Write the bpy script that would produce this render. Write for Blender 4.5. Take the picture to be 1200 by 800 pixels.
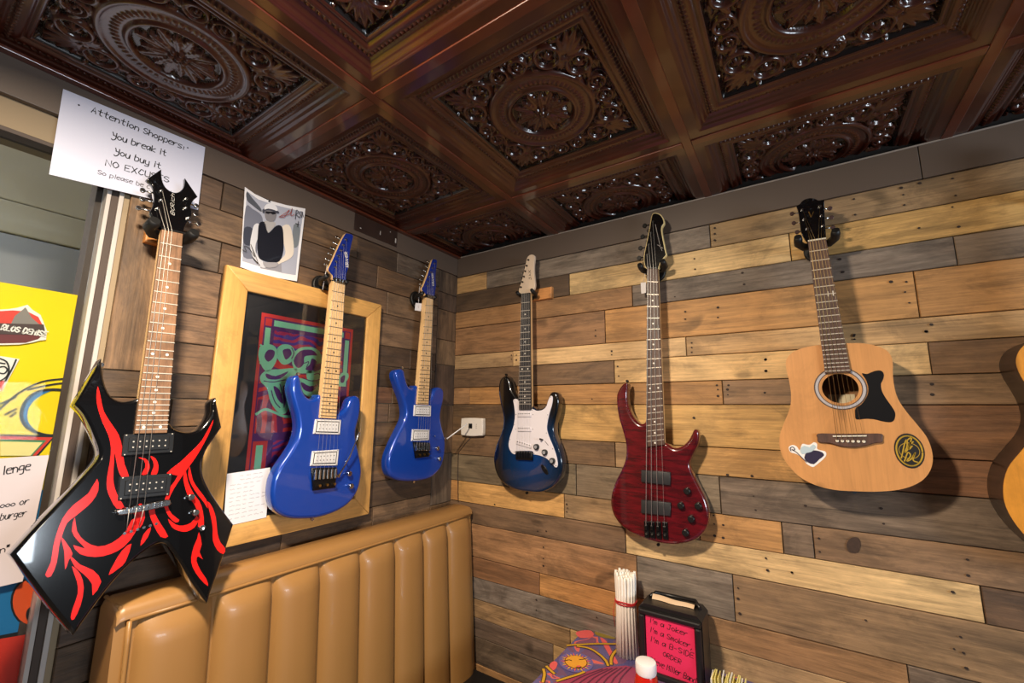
import bpy, bmesh, math, random
import numpy as np
from mathutils import Vector, Matrix
from mathutils.geometry import delaunay_2d_cdt

for o in list(bpy.data.objects): bpy.data.objects.remove(o)
SC = bpy.context.scene
COL = SC.collection
random.seed(7)
CZ = 1.55                               # eye height; all heights below marked "rel" are relative to it

# ------------------------------------------------------------------ camera
F = 496.8
YAW, PIT, ROL = [math.radians(a) for a in (33.58, 9.217, 0.551)]
CAM = np.array([1.390, -1.579, 0.0])    # rel height
fw = np.array([-math.sin(YAW)*math.cos(PIT), math.cos(YAW)*math.cos(PIT), math.sin(PIT)])
_r = np.array([math.cos(YAW), math.sin(YAW), 0.0]); _u = np.cross(_r, fw)
rt = _r*math.cos(ROL)+_u*math.sin(ROL); up = -_r*math.sin(ROL)+_u*math.cos(ROL)
cd = bpy.data.cameras.new('camera'); co = bpy.data.objects.new('camera', cd); COL.objects.link(co)
cd.sensor_width = 36.0; cd.lens = F/1200*36.0; cd.clip_start = 0.02
M = Matrix(((rt[0], up[0], -fw[0], CAM[0]), (rt[1], up[1], -fw[1], CAM[1]), (rt[2], up[2], -fw[2], CZ), (0, 0, 0, 1)))
co.matrix_world = M
SC.camera = co

# ------------------------------------------------------------------ world, lights, exposure
w = bpy.data.worlds.new('world'); SC.world = w; w.use_nodes = True
w.node_tree.nodes['Background'].inputs[0].default_value = (0.88, 0.93, 1.0, 1)
w.node_tree.nodes['Background'].inputs[1].default_value = 0.07
def lamp(name, kind, loc, energy, color, size=None, target=None, size_y=None):
    l = bpy.data.lights.new(name, kind); l.energy = energy; l.color = color
    if kind == 'POINT': l.shadow_soft_size = size
    if kind == 'AREA':
        l.shape = 'RECTANGLE'; l.size = size; l.size_y = size_y or size
    o = bpy.data.objects.new(name, l); COL.objects.link(o); o.location = loc
    if target is not None:
        o.rotation_euler = (Vector(target)-Vector(loc)).to_track_quat('-Z', 'Y').to_euler()
    return o
lamp('ceiling_downlight', 'AREA', (0.84, -1.55, CZ+0.745), 74, (1.0, 0.83, 0.63), 0.12, (0.90, -1.2, 0.0))
lamp('room_downlight', 'AREA', (2.7, -2.2, CZ+0.745), 10, (1.0, 0.82, 0.62), 0.25, (2.5, -1.9, 0.0))
lamp('shop_window_light', 'AREA', (3.35, -1.30, CZ-0.04), 46, (0.80, 0.90, 1.0), 0.95, (0.0, -1.2, CZ-0.02), 0.42)
lamp('outdoor_daylight', 'AREA', (-.36, -3.0, CZ+0.9), 75, (0.95, 0.97, 1.0), 0.5, (-.60, -1.3, CZ+0.35))
SC.view_settings.view_transform = 'Standard'; SC.view_settings.look = 'None'
SC.view_settings.exposure = -0.50; SC.view_settings.gamma = 1.0
SC.view_settings.use_curve_mapping = False

# ------------------------------------------------------------------ pixel helpers (a pixel gives a direction, the wall / table gives the distance)
def hit(px, py, ax, val):
    v = fw*F+rt*(px-600)-up*(py-400); t = (val-CAM[ax])/v[ax]
    return CAM+t*v
def Z(ox, oy, s):
    return lambda pts: [(ox+x/s, oy+y/s) for x, y in pts]

def lin(c):
    return tuple((x/12.92 if x <= 0.04045 else ((x+0.055)/1.055)**2.4) for x in (v/255.0 for v in c))

# ------------------------------------------------------------------ materials
MATS = {}
def mat(name, rgb, rough=0.5, metal=0.0, coat=0.0, spec=0.5, noise=0.0, nscale=30.0, bump=0.0, emit=0.0, coat_rough=0.03):
    if name in MATS: return MATS[name]
    m = bpy.data.materials.new(name); m.use_nodes = True; nt = m.node_tree; b = nt.nodes['Principled BSDF']
    c = lin(rgb)+(1,)
    b.inputs['Base Color'].default_value = c; b.inputs['Roughness'].default_value = rough
    b.inputs['Metallic'].default_value = metal; b.inputs['Coat Weight'].default_value = coat
    b.inputs['Coat Roughness'].default_value = coat_rough; b.inputs['Specular IOR Level'].default_value = spec
    if emit:
        b.inputs['Emission Color'].default_value = c; b.inputs['Emission Strength'].default_value = emit
    if noise or bump:
        tc = nt.nodes.new('ShaderNodeTexCoord'); n = nt.nodes.new('ShaderNodeTexNoise')
        n.inputs['Scale'].default_value = nscale; n.inputs['Detail'].default_value = 5
        nt.links.new(tc.outputs['Object'], n.inputs['Vector'])
        if noise:
            mx = nt.nodes.new('ShaderNodeMix'); mx.data_type = 'RGBA'
            mx.inputs['A'].default_value = tuple(v*(1-noise) for v in c[:3])+(1,)
            mx.inputs['B'].default_value = tuple(min(1, v*(1+noise)) for v in c[:3])+(1,)
            nt.links.new(n.outputs['Fac'], mx.inputs['Factor']); nt.links.new(mx.outputs['Result'], b.inputs['Base Color'])
        if bump:
            bp = nt.nodes.new('ShaderNodeBump'); bp.inputs['Strength'].default_value = bump; bp.inputs['Distance'].default_value = 0.002
            nt.links.new(n.outputs['Fac'], bp.inputs['Height']); nt.links.new(bp.outputs['Normal'], b.inputs['Normal'])
    MATS[name] = m; return m

def ramp(nt, fac, stops, interp='LINEAR'):
    r = nt.nodes.new('ShaderNodeValToRGB'); e = r.color_ramp.elements; r.color_ramp.interpolation = interp
    while len(e) < len(stops): e.new(0.5)
    for el, (p, c) in zip(e, stops): el.position = p; el.color = (lin(c) if max(c) > 1.001 else c)+(1,)
    nt.links.new(fac, r.inputs['Fac']); return r.outputs['Color']

def wood_mat(name, rgb=None, rough=0.55, axis=0, strength=1.0, coat=0.0, contrast=1.0, scale=1.0):
    """grain runs along local axis; rgb None: colour from the object's own colour, alpha = weathering"""
    if name in MATS: return MATS[name]
    m = bpy.data.materials.new(name); m.use_nodes = True; nt = m.node_tree; b = nt.nodes['Principled BSDF']; L = nt.links.new
    N = nt.nodes.new
    tc = N('ShaderNodeTexCoord'); oi = N('ShaderNodeObjectInfo')
    add = N('ShaderNodeVectorMath'); add.operation = 'MULTIPLY_ADD'
    L(oi.outputs['Random'], add.inputs[0]); add.inputs[1].default_value = (37, 11, 23); L(tc.outputs['Object'], add.inputs[2])
    def noise(sx, sy, det, dist=0.0, rough_=0.55):
        mp = N('ShaderNodeMapping'); sc = [sy*scale]*3; sc[axis] = sx*scale; mp.inputs['Scale'].default_value = sc
        L(add.outputs[0], mp.inputs['Vector'])
        n = N('ShaderNodeTexNoise'); n.inputs['Scale'].default_value = 1; n.inputs['Detail'].default_value = det
        n.inputs['Distortion'].default_value = dist; n.inputs['Roughness'].default_value = rough_
        L(mp.outputs[0], n.inputs['Vector']); return n.outputs['Fac']
    grain = noise(2.0, 38, 5, 0.7, .65); fibre = noise(7, 150, 4, 0.2, .7); patch = noise(7, 12, 5, 0.5, .65); knot = noise(7, 13, 1, 0.2)
    ring = noise(0.9, 9, 2, 1.6)
    def mathn(op, a, bb, clamp=False):
        n = N('ShaderNodeMath'); n.operation = op; n.use_clamp = clamp
        for i, v in enumerate((a, bb)):
            if isinstance(v, (int, float)): n.inputs[i].default_value = v
            else: L(v, n.inputs[i])
        return n.outputs[0]
    rs = mathn('MULTIPLY', ring, 9.0); rs = mathn('SINE', rs, 0.0); rs = mathn('MULTIPLY', rs, 0.09*contrast)
    g = mathn('MULTIPLY', mathn('SUBTRACT', grain, 0.5), 1.0*contrast)
    f2 = mathn('MULTIPLY', mathn('SUBTRACT', fibre, 0.5), 1.15*contrast)
    p2 = mathn('MULTIPLY', mathn('SUBTRACT', patch, 0.5), 0.85*contrast)
    fac = mathn('ADD', mathn('ADD', mathn('ADD', g, f2), mathn('ADD', p2, rs)), 1.0)
    dk = N('ShaderNodeMapRange'); L(noise(2.6, 95, 3, 0.5, .6), dk.inputs['Value']); dk.inputs['From Min'].default_value = 0.60; dk.inputs['From Max'].default_value = 0.74
    dk.inputs['To Min'].default_value = 1.0; dk.inputs['To Max'].default_value = 1.0-.42*min(contrast, 1.1)
    fac = mathn('MULTIPLY', fac, dk.outputs[0])
    st_ = N('ShaderNodeMapRange'); L(noise(3.2, 7, 7, 0.8, .72), st_.inputs['Value']); st_.inputs['From Min'].default_value = 0.50; st_.inputs['From Max'].default_value = 0.60
    st_.inputs['To Min'].default_value = 1.06; st_.inputs['To Max'].default_value = 1.0-.26*min(contrast, 1.0)
    fac = mathn('MULTIPLY', fac, st_.outputs[0])
    kn = N('ShaderNodeMapRange'); L(knot, kn.inputs['Value']); kn.inputs['From Min'].default_value = 0.68; kn.inputs['From Max'].default_value = 0.76
    kn.inputs['To Min'].default_value = 1.0; kn.inputs['To Max'].default_value = 0.55
    fac = mathn('MULTIPLY', fac, kn.outputs[0])
    if rgb is None: base = oi.outputs['Color']
    else:
        rg = N('ShaderNodeRGB'); rg.outputs[0].default_value = lin(rgb)+(1,); base = rg.outputs[0]
    if rgb is None:
        mx = N('ShaderNodeMix'); mx.data_type = 'RGBA'
        wf = N('ShaderNodeMapRange'); L(noise(4, 20, 5, 0.6, 0.7), wf.inputs['Value']); wf.inputs['From Min'].default_value = 0.40; wf.inputs['From Max'].default_value = 0.68
        L(mathn('MULTIPLY', wf.outputs[0], oi.outputs['Alpha']), mx.inputs['Factor']); L(base, mx.inputs['A'])
        mx.inputs['B'].default_value = lin((72, 58, 49))+(1,); base = mx.outputs['Result']
    vm = N('ShaderNodeVectorMath'); vm.operation = 'SCALE'; L(base, vm.inputs[0]); L(fac, vm.inputs['Scale'])
    L(vm.outputs[0], b.inputs['Base Color'])
    b.inputs['Roughness'].default_value = rough; b.inputs['Coat Weight'].default_value = coat; b.inputs['Coat Roughness'].default_value = 0.08
    bp = N('ShaderNodeBump'); bp.inputs['Strength'].default_value = 0.5*strength; bp.inputs['Distance'].default_value = 0.0015
    L(mathn('ADD', grain, fibre), bp.inputs['Height']); L(bp.outputs[0], b.inputs['Normal'])
    MATS[name] = m; return m

def glass_mat(name, tint=(255, 255, 255), fres=1.45, rough=0.02):
    if name in MATS: return MATS[name]
    m = bpy.data.materials.new(name); m.use_nodes = True; nt = m.node_tree; nt.nodes.clear(); N = nt.nodes.new; L = nt.links.new
    o = N('ShaderNodeOutputMaterial'); t = N('ShaderNodeBsdfTransparent'); g = N('ShaderNodeBsdfGlossy'); f = N('ShaderNodeFresnel'); mx = N('ShaderNodeMixShader')
    t.inputs[0].default_value = lin(tint)+(1,); g.inputs['Roughness'].default_value = rough; f.inputs[0].default_value = fres
    L(f.outputs[0], mx.inputs[0]); L(t.outputs[0], mx.inputs[1]); L(g.outputs[0], mx.inputs[2]); L(mx.outputs[0], o.inputs[0])
    MATS[name] = m; return m

CHROME = mat('chrome', (205, 205, 205), 0.18, 1.0)
STEEL = mat('steel_string', (214, 208, 200), 0.45, 0.6)
NICK = mat('nickel_fret', (206, 198, 186), 0.4, 0.5)
BLACKM = mat('black_hardware', (18, 18, 19), 0.32, 0.3)
BLACKP = mat('black_plastic', (16, 16, 17), 0.38)
RUBBER = mat('black_rubber', (17, 17, 18), 0.5)
GOLDM = mat('gold_hardware', (190, 150, 80), 0.3, 1.0)
WHITE = mat('white_plastic', (228, 226, 226), 0.38)
PAPER = mat('white_paper', (232, 232, 238), 0.55)
INK = mat('black_ink', (22, 22, 26), 0.6)
MAPLE = wood_mat('maple_neck', (226, 186, 132), 0.4, 2, 0.2, 0.3, 0.35)
ROSE = wood_mat('rosewood_board', (132, 97, 70), 0.5, 2, 0.4, 0.0, 1.0, 2.0)
ROSED = wood_mat('rosewood_dark', (86, 60, 50), 0.5, 2, 0.4, 0.0, 0.8, 2.0)
EBONY = mat('dark_fretboard', (40, 38, 40), 0.5)
PLANK = wood_mat('reclaimed_wood', None, 0.62, 0, 1.0)
DOT = mat('pearl_inlay', (235, 230, 220), 0.3)
DOTB = mat('black_inlay', (20, 20, 20), 0.4)
BONE = mat('bone_nut', (225, 218, 200), 0.4)

# ------------------------------------------------------------------ objects
def tag(o, label=None, cat=None, group=None, kind=None):
    if label: o['label'] = label
    if cat: o['category'] = cat
    if group: o['group'] = group
    if kind: o['kind'] = kind
    return o
def empty(name, loc, rz=0.0):
    o = bpy.data.objects.new(name, None); COL.objects.link(o); o.location = loc; o.rotation_euler = (0, 0, rz); o.empty_display_size = 0.05
    return o
def link(name, me, m, parent=None):
    o = bpy.data.objects.new(name, me); COL.objects.link(o)
    if m is not None and not me.materials: me.materials.append(m)
    if parent is not None: o.parent = parent
    return o
def mesh(name, V, Fs, m, parent=None, smooth=False):
    me = bpy.data.meshes.new(name); me.from_pydata([tuple(v) for v in V], [], Fs)
    bm = bmesh.new(); bm.from_mesh(me); bmesh.ops.recalc_face_normals(bm, faces=bm.faces)
    for f in bm.faces: f.smooth = smooth and len(f.verts) == 4
    bm.to_mesh(me); bm.free()
    return link(name, me, m, parent)
def rounded_box(name, x0, x1, y0, y1, z0, z1, m, parent=None, bev=0.003, seg=2, smooth=False):
    bm = bmesh.new(); bmesh.ops.create_cube(bm, size=1)
    for v in bm.verts: v.co = ((x0+x1)/2+v.co.x*(x1-x0), (y0+y1)/2+v.co.y*(y1-y0), (z0+z1)/2+v.co.z*(z1-z0))
    if bev: bmesh.ops.bevel(bm, geom=bm.edges[:], offset=bev, segments=seg, affect='EDGES', profile=0.5)
    me = bpy.data.meshes.new(name); bm.to_mesh(me); bm.free()
    if smooth:
        me.polygons.foreach_set('use_smooth', [True]*len(me.polygons)); me.set_sharp_from_angle(angle=math.radians(50))
    return link(name, me, m, parent)
def catmull(pts, sub=5, sharp=(), closed=True):
    P = [np.array(p, float) for p in pts]; n = len(P); out = []
    rng = range(n) if closed else range(n-1)
    for i in rng:
        p1, p2 = P[i], P[(i+1) % n]
        p0 = P[i-1] if (closed or i > 0) else p1
        p3 = P[(i+2) % n] if (closed or i+2 < n) else p2
        if i in sharp: p0 = p1-(p2-p1)
        if (i+1) % n in sharp: p3 = p2+(p2-p1)
        for k in range(sub):
            t = k/sub
            out.append(0.5*((2*p1)+(p2-p0)*t+(2*p0-5*p1+4*p2-p3)*t*t+(3*p1-p0-3*p2+p3)*t**3))
    if not closed: out.append(P[-1])
    return out
def inset(loop, r, k=1.0):
    """offset inward by r*k, less where the shape is too thin or the tip too sharp"""
    P = np.array(loop); n = len(P); A = np.sum(P[:, 0]*np.roll(P[:, 1], -1)-np.roll(P[:, 0], -1)*P[:, 1]); s = 1 if A > 0 else -1
    e1 = P-np.roll(P, 1, 0); e2 = np.roll(P, -1, 0)-P
    n1 = np.stack([-e1[:, 1], e1[:, 0]], 1)/np.maximum(np.hypot(*e1.T), 1e-9)[:, None]*s; n2 = np.stack([-e2[:, 1], e2[:, 0]], 1)/np.maximum(np.hypot(*e2.T), 1e-9)[:, None]*s
    m = n1+n2; m /= np.maximum(np.hypot(*m.T), 1e-6)[:, None]
    dv = P[None]-P[:, None]; dot = np.einsum('ijk,ik->ij', dv, m); q = (dv**2).sum(-1)
    ball = np.where(dot > 1e-7, q/np.maximum(2*dot, 1e-9), 1e3).min(1)
    ri = np.minimum(r, .7*ball)
    for _ in range(2): ri = np.minimum(ri, (np.roll(ri, 1)+ri+np.roll(ri, -1))/3)
    mit = np.minimum(1/np.maximum((m*n1).sum(1), .2), 1.6)
    O = P+m*(ri*k*mit)[:, None]
    return [O[i] for i in range(n)]

class Frame:
    """thing hanging on a wall: local x to the right along the wall, local -y out of the wall, z up"""
    def __init__(s, side, name, u0, z0, label=None, cat=None, group=None, root=None, out=0.0, tilt=0.0):
        s.side = side; s.u0 = u0; s.z0 = z0
        loc = (u0, -out, z0+CZ) if side == 'R' else (out, u0, z0+CZ)
        R = Matrix.Rotation(0 if side == 'R' else math.pi/2, 3, 'Z') @ Matrix.Rotation(-tilt, 3, 'X')
        s.R = np.array(R); s.loc = np.array(loc)-np.array([0, 0, CZ])
        s.root = root or empty(name, loc)
        if root is None: s.root.rotation_euler = R.to_euler()
        tag(s.root, label, cat, group)
    def uv(s, px, py, d):
        o = s.R.T@(CAM-s.loc); v = s.R.T@(fw*F+rt*(px-600)-up*(py-400)); t = (-d-o[1])/v[1]; p = o+t*v
        return np.array([p[0], p[2]])
    def world(s, p, d=0.0):
        return s.R@np.array([p[0], -d, p[1]])+s.loc
    def uvs(s, pts, d): return [s.uv(x, y, d) for x, y in pts]
    def slab(s, name, loop, d0, d1, m, parent=None, bev=0.0, seg=3, bevb=None, smooth=True):
        loop = [np.array(p, float) for p in loop]; n = len(loop); bevb = bev if bevb is None else bevb; rings = []
        if bevb:
            for k in range(seg+1):
                a = math.pi/2*k/seg; rings.append((bevb, 1-math.sin(a), d0+bevb*(1-math.cos(a))))
        else: rings.append((0, 0, d0))
        if bev:
            for k in range(seg+1):
                a = math.pi/2*k/seg; rings.append((bev, 1-math.cos(a), d1-bev*(1-math.sin(a))))
        else: rings.append((0, 0, d1))
        V = []; Fs = []
        for r, k_, d in rings:
            lp = inset(loop, r, k_) if r*k_ > 1e-6 else loop
            V += [(p[0], -d, p[1]) for p in lp]
        for k in range(len(rings)-1):
            for i in range(n):
                j = (i+1) % n; Fs.append((k*n+i, k*n+j, (k+1)*n+j, (k+1)*n+i))
        if n <= 8: Fs.append(tuple(range(n))); Fs.append(tuple(range((len(rings)-1)*n, len(rings)*n)))
        else:
            for b0 in (0, (len(rings)-1)*n):
                y_ = V[b0][1]; vo, _, fo, _, _, _ = delaunay_2d_cdt([Vector((V[b0+i][0], V[b0+i][2])) for i in range(n)], [], [tuple(range(n))], 1, 1e-6)
                b1 = len(V); V += [(v.x, y_, v.y) for v in vo]; Fs += [tuple(b1+i for i in f) for f in fo]
        ncap = sum(1 for f in Fs if len(f) == 3)
        V2 = V
        return mesh(name, V2, Fs, m, parent or s.root, smooth and bool(bev))
    def flat(s, name, loop, d, m, parent=None, t=0.0006):
        return s.slab(name, loop, d-t, d+t*0.2, m, parent)
    def rect(s, name, c, wd, ht, d0, d1, m, parent=None, bev=0.001, ang=0.0):
        ca, sa = math.cos(ang), math.sin(ang)
        lp = [np.array([c[0]+x*ca-y*sa, c[1]+x*sa+y*ca]) for x, y in ((-wd/2, -ht/2), (wd/2, -ht/2), (wd/2, ht/2), (-wd/2, ht/2))]
        return s.slab(name, lp, d0, d1, m, parent, bev, 2, 0.0, smooth=False)
    def disc(s, name, c, r, d0, d1, m, parent=None, n=18, bev=0.0, ry=None, ang=0.0):
        ry = ry or r
        lp = []
        for i in range(n):
            a = 2*math.pi*i/n; x, y = r*math.cos(a), ry*math.sin(a)
            lp.append(np.array([c[0]+x*math.cos(ang)-y*math.sin(ang), c[1]+x*math.sin(ang)+y*math.cos(ang)]))
        return s.slab(name, lp, d0, d1, m, parent, bev, 2, 0.0)
    def tube(s, name, pts, r, m, parent=None, n=8):
        """pts: (u, z, depth)"""
        return tube(name, [(p[0], -p[2], p[1]) for p in pts], r, m, parent or s.root, n)
    def stroke(s, name, lines, wdt, d, m, parent=None):
        """flat ribbons along polylines in uv"""
        V = []; Fs = []
        for ln in lines:
            ln = [np.array(p, float) for p in ln]
            if len(ln) < 2: continue
            b0 = len(V)
            for i, p in enumerate(ln):
                a = ln[max(i-1, 0)]; c = ln[min(i+1, len(ln)-1)]; t = c-a; t = t/(np.hypot(*t) or 1); nn = np.array([-t[1], t[0]])*wdt/2
                if i == 0: p = p-t*wdt*0.4
                if i == len(ln)-1: p = p+t*wdt*0.4
                V += [(p[0]+nn[0], -d, p[1]+nn[1]), (p[0]-nn[0], -d, p[1]-nn[1])]
            for i in range(len(ln)-1): Fs.append((b0+2*i, b0+2*i+1, b0+2*i+3, b0+2*i+2))
        return mesh(name, V, Fs, m, parent or s.root)
    def text(s, name, txt, a, b, h, d, m, parent=None, wdt=None, slant=0.12):
        """hand lettering from baseline start a to end b (uv)"""
        a = np.array(a, float); b = np.array(b, float); L = np.hypot(*(b-a)); ex = (b-a)/L; ey = np.array([-ex[1], ex[0]])
        lines, adv = glyph_lines(txt); k = L/adv; hs = h/6.0; out = []
        for ln in lines: out.append([a+ex*(x*k+slant*(y-2)*hs)+ey*(y-2)*hs for x, y in ln])
        return s.stroke(name, out, wdt or h*0.13, d, m, parent)

def tube(name, pts, r, m, parent=None, n=8, caps=True):
    P = [Vector(p) for p in pts]; V = []; Fs = []; prev = None
    rr = r if isinstance(r, (list, tuple)) else [r]*len(P)
    for i, p in enumerate(P):
        t = (P[min(i+1, len(P)-1)]-P[max(i-1, 0)]).normalized()
        if prev is None:
            a = Vector((0, 0, 1)) if abs(t.z) < 0.9 else Vector((1, 0, 0)); x = t.cross(a).normalized()
        else: x = (prev-t*prev.dot(t)).normalized()
        prev = x; y = t.cross(x)
        for k in range(n):
            an = 2*math.pi*k/n; V.append(p+x*(rr[i]*math.cos(an))+y*(rr[i]*math.sin(an)))
    for i in range(len(P)-1):
        for k in range(n): Fs.append((i*n+k, i*n+(k+1) % n, (i+1)*n+(k+1) % n, (i+1)*n+k))
    Fs.append(tuple(range(n))); Fs.append(tuple((len(P)-1)*n+k for k in range(n)))
    me = bpy.data.meshes.new(name); me.from_pydata(V, [], Fs)
    bm = bmesh.new(); bm.from_mesh(me); bmesh.ops.recalc_face_normals(bm, faces=bm.faces)
    for f in bm.faces: f.smooth = len(f.verts) == 4
    bm.to_mesh(me); bm.free()
    return link(name, me, m, parent)
def lathe(name, prof, m, parent=None, n=28, center=(0, 0)):
    V = []; Fs = []
    for r, z in prof:
        for k in range(n): V.append((center[0]+r*math.cos(2*math.pi*k/n), center[1]+r*math.sin(2*math.pi*k/n), z))
    for i in range(len(prof)-1):
        for k in range(n): Fs.append((i*n+k, i*n+(k+1) % n, (i+1)*n+(k+1) % n, (i+1)*n+k))
    Fs.append(tuple(range(n))); Fs.append(tuple((len(prof)-1)*n+k for k in range(n)))
    o = mesh(name, V, Fs, m, parent, True); o.data.set_sharp_from_angle(angle=math.radians(40)); return o

GL = {'A': '02 28 42;14 34', 'B': '02 08 38 46 35 05;35 44 43 32 02', 'C': '47 28 16 04 13 22 43', 'D': '02 08 28 46 44 22 02', 'E': '48 08 02 42;05 35',
 'I': '22 28', 'J': '18 48;38 33 22 02 03', 'K': '02 08;48 05 42', 'L': '08 02 42', 'M': '02 08 25 48 42', 'N': '02 08 42 48', 'O': '28 06 04 22 44 46 28',
 'R': '02 08 38 46 35 05 42', 'S': '47 28 07 06 44 43 22 03', 'U': '08 03 22 43 48', 'V': '08 22 48', 'X': '08 42;48 02', 'Y': '08 16 15 25 45;48 43 31 10 01',
 'a': '45 15 04 03 12 33 45 42', 'b': '08 02 32 43 44 35 05', 'c': '45 15 04 03 12 42', 'e': '04 44 45 15 04 03 12 42', 'f': '48 38 26 22;15 45', 'd': '48 42 12 03 04 15 45',
 'g': '45 15 04 03 13 43;45 41 30 10', 'h': '08 02;04 25 44 42', 'i': '25 22;27 28', 'k': '08 02;45 03 42', 'l': '28 22', 'm': '05 02;04 15 24 22;24 35 44 42',
 'n': '05 02;04 25 44 42', 'o': '25 04 03 22 43 44 25', 'p': '05 00;05 35 44 43 32 02', 'r': '05 02;03 25 45', 's': '45 15 04 43 32 02', 't': '28 23 32 42;05 45',
 'u': '05 03 12 32 45;45 42', 'v': '05 22 45', 'y': '05 03 12 42;45 41 30 00', '0': '25 04 03 22 43 44 25', ':': '25 24;23 22', "'": '28 26', ',': '22 10', '-': '05 35', '*': '26 28;17 37;16 38;18 36'}
def glyph_lines(txt):
    x = 0.0; out = []
    for ch in txt:
        if ch == ' ': x += 3.4; continue
        wch = 0.5 if ch in "ilI':,*" else 1.0
        for st in GL[ch].split(';'):
            pts = [((int(p[0])-(2 if wch < 1 else 0))*1.0*(0.9 if wch == 1 else 1)+(1 if wch < 1 else 0)+x, 2+(int(p[1])-2)*(1.3 if ch.islower() and int(p[1]) <= 5 and int(p[1]) > 2 else 1)) for p in st.split()]
            cl = len(pts) > 3 and pts[0] == pts[-1]
            if len(pts) > 2 and ch not in 'AEIKLMNVX': pts = catmull(pts[:-1] if cl else pts, 3, closed=cl); pts = pts+[pts[0]] if cl else pts
            out.append([tuple(p) for p in pts])
        x += 2.8 if wch < 1 else 5.0
    return out, max(x-1.2, 1)

# ================================================================== SETTING
CEIL = 0.7576
# ---- floor
fl = rounded_box('floor', -0.02, 4.0, -4.0, 0.02, -0.05, 0.0, mat('floor_concrete', (92, 80, 70), 0.5, noise=0.25, nscale=3), None, 0)
tag(fl, kind='structure')
# ---- walls (backing boards behind the planks)
DARKB = mat('wall_backing', (30, 24, 20), 0.8)
wr = rounded_box('wall_right', -0.12, 3.4, 0.0, 0.10, 0.0, CZ+0.90, DARKB, None, 0); tag(wr, kind='structure')
WIN0, WIN1, WINT, WINB = -2.6, -1.292, 0.598, -1.0          # window opening in the left wall (y from..to, top, bottom)
def wall_left():
    V = []; Fs = []
    def bx(y0, y1, z0, z1):
        b = len(V)
        for x in (-0.10, 0.0):
            for y, z in ((y0, z0), (y1, z0), (y1, z1), (y0, z1)): V.append((x, y, z+CZ))
        Fs.extend([(b, b+1, b+2, b+3), (b+4, b+5, b+6, b+7)]+[(b+i, b+(i+1) % 4, b+4+(i+1) % 4, b+4+i) for i in range(4)])
    bx(WIN1, 0, -CZ, 0.90); bx(WIN0, WIN1, WINT, 0.90); bx(WIN0, WIN1, -CZ, WINB); bx(-4.0, WIN0, -CZ, 0.90)
    return mesh('wall_left', V, Fs, mat('wall_tan', (146, 128, 102), 0.7))
wl = wall_left(); tag(wl, kind='structure')

# ---- planks, each its own board
RZ = [.658, .572, .478, .395, .262, .193, .105, .025, -.114, -.205, -.323, -.413, -.499, -.635, -.717, -.803, -.875, -.948, -1.05]
PC = {'P': (198, 158, 108), 'L': (216, 180, 126), 'Y': (206, 160, 98), 'O': (182, 132, 78), 'o': (164, 121, 81), 'B': (130, 100, 72), 'D': (100, 77, 58),
      'G': (140, 124, 110), 'g': (124, 105, 88), 'T': (168, 136, 98), 't': (150, 119, 88), 'R': (142, 99, 68), 'M': (124, 109, 86), 'K': (108, 86, 68)}
PW = {'P': .25, 'L': .2, 'Y': 0.0, 'O': .15, 'o': .3, 'B': .5, 'D': .6, 'G': .7, 'g': .7, 'T': .4, 't': .5, 'R': .45, 'M': .15, 'K': .5}
UEND = 2.75
rows = [('P', (570, 335), 'G', (832, 277), 'T', (951, 258), 'T'), ('D', (667, 334), 'L', (926, 290), 'Y'), ('o', (741, 346), 'G', (1120, 295), 'g'),
 ('o', (709, 384), 'O', (1074, 343), 'O'), ('T', (601, 420), 'L', (804, 407), 'P'), ('B', (720, 435), 'L', (1090, 420), 'B'), ('o', (550, 466), 'O', (847, 460), 't', (990, 458), 't'),
 ('B', (654, 493), 'Y', (1010, 505), 'R'), ('B', (721, 532), 'T', (760, 535), 'Y', (1010, 550), 'R'), ('M', (675, 560), 'M', (844, 580), 'g'),
 ('O', (537, 570), 'Y', (661, 593), 'T', (820, 620), 'O', (917, 630), 'g', (953, 632), 't'), ('B', (733, 635), 'L', (1152, 707), 'D'),
 ('o', (746, 659), 'G', (860, 702), 't'), ('R', (632, 685), 'O', (770, 720), 'o', (1064, 788), 'g'), ('G', (752, 745), 'T'), ('T', (668, 745), 'P'), ('g', (648, 764), 'P'), ('g', (900, 850), 'T'), ]
def plank(parent, side, u0, u1, z0, z1, code, t, vertical=False, jit=True):
    ln = (z1-z0) if vertical else (u1-u0); ht = (u1-u0) if vertical else (z1-z0)
    g = 0.0012
    bm = bmesh.new(); bmesh.ops.create_cube(bm, size=1)
    for v in bm.verts: v.co = (v.co.x*(ln-2*g), (v.co.y-0.5)*t, v.co.z*(ht-2*g))
    bmesh.ops.bevel(bm, geom=[e for e in bm.edges if all(v.co.y < -t*0.5 for v in e.verts)], offset=0.0016, segments=1, affect='EDGES')
    me = bpy.data.meshes.new('plank'); bm.to_mesh(me); bm.free()
    o = link('plank', me, PLANK, parent)
    uc, zc = (u0+u1)/2, (z0+z1)/2+CZ
    o.location = (uc, 0, zc) if side == 'R' else (0, uc, zc)
    o.rotation_euler = (0, math.pi/2 if vertical else 0, 0 if side == 'R' else math.pi/2)
    if side == 'L' and vertical: o.rotation_euler = Matrix.Rotation(math.pi/2, 3, 'Z').__matmul__(Matrix.Rotation(math.pi/2, 3, 'Y')).to_euler()
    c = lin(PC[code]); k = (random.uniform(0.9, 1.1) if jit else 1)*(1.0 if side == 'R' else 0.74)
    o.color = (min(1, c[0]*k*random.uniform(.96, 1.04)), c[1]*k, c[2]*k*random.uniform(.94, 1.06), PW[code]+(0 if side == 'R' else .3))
    return o
PT = {}
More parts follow.
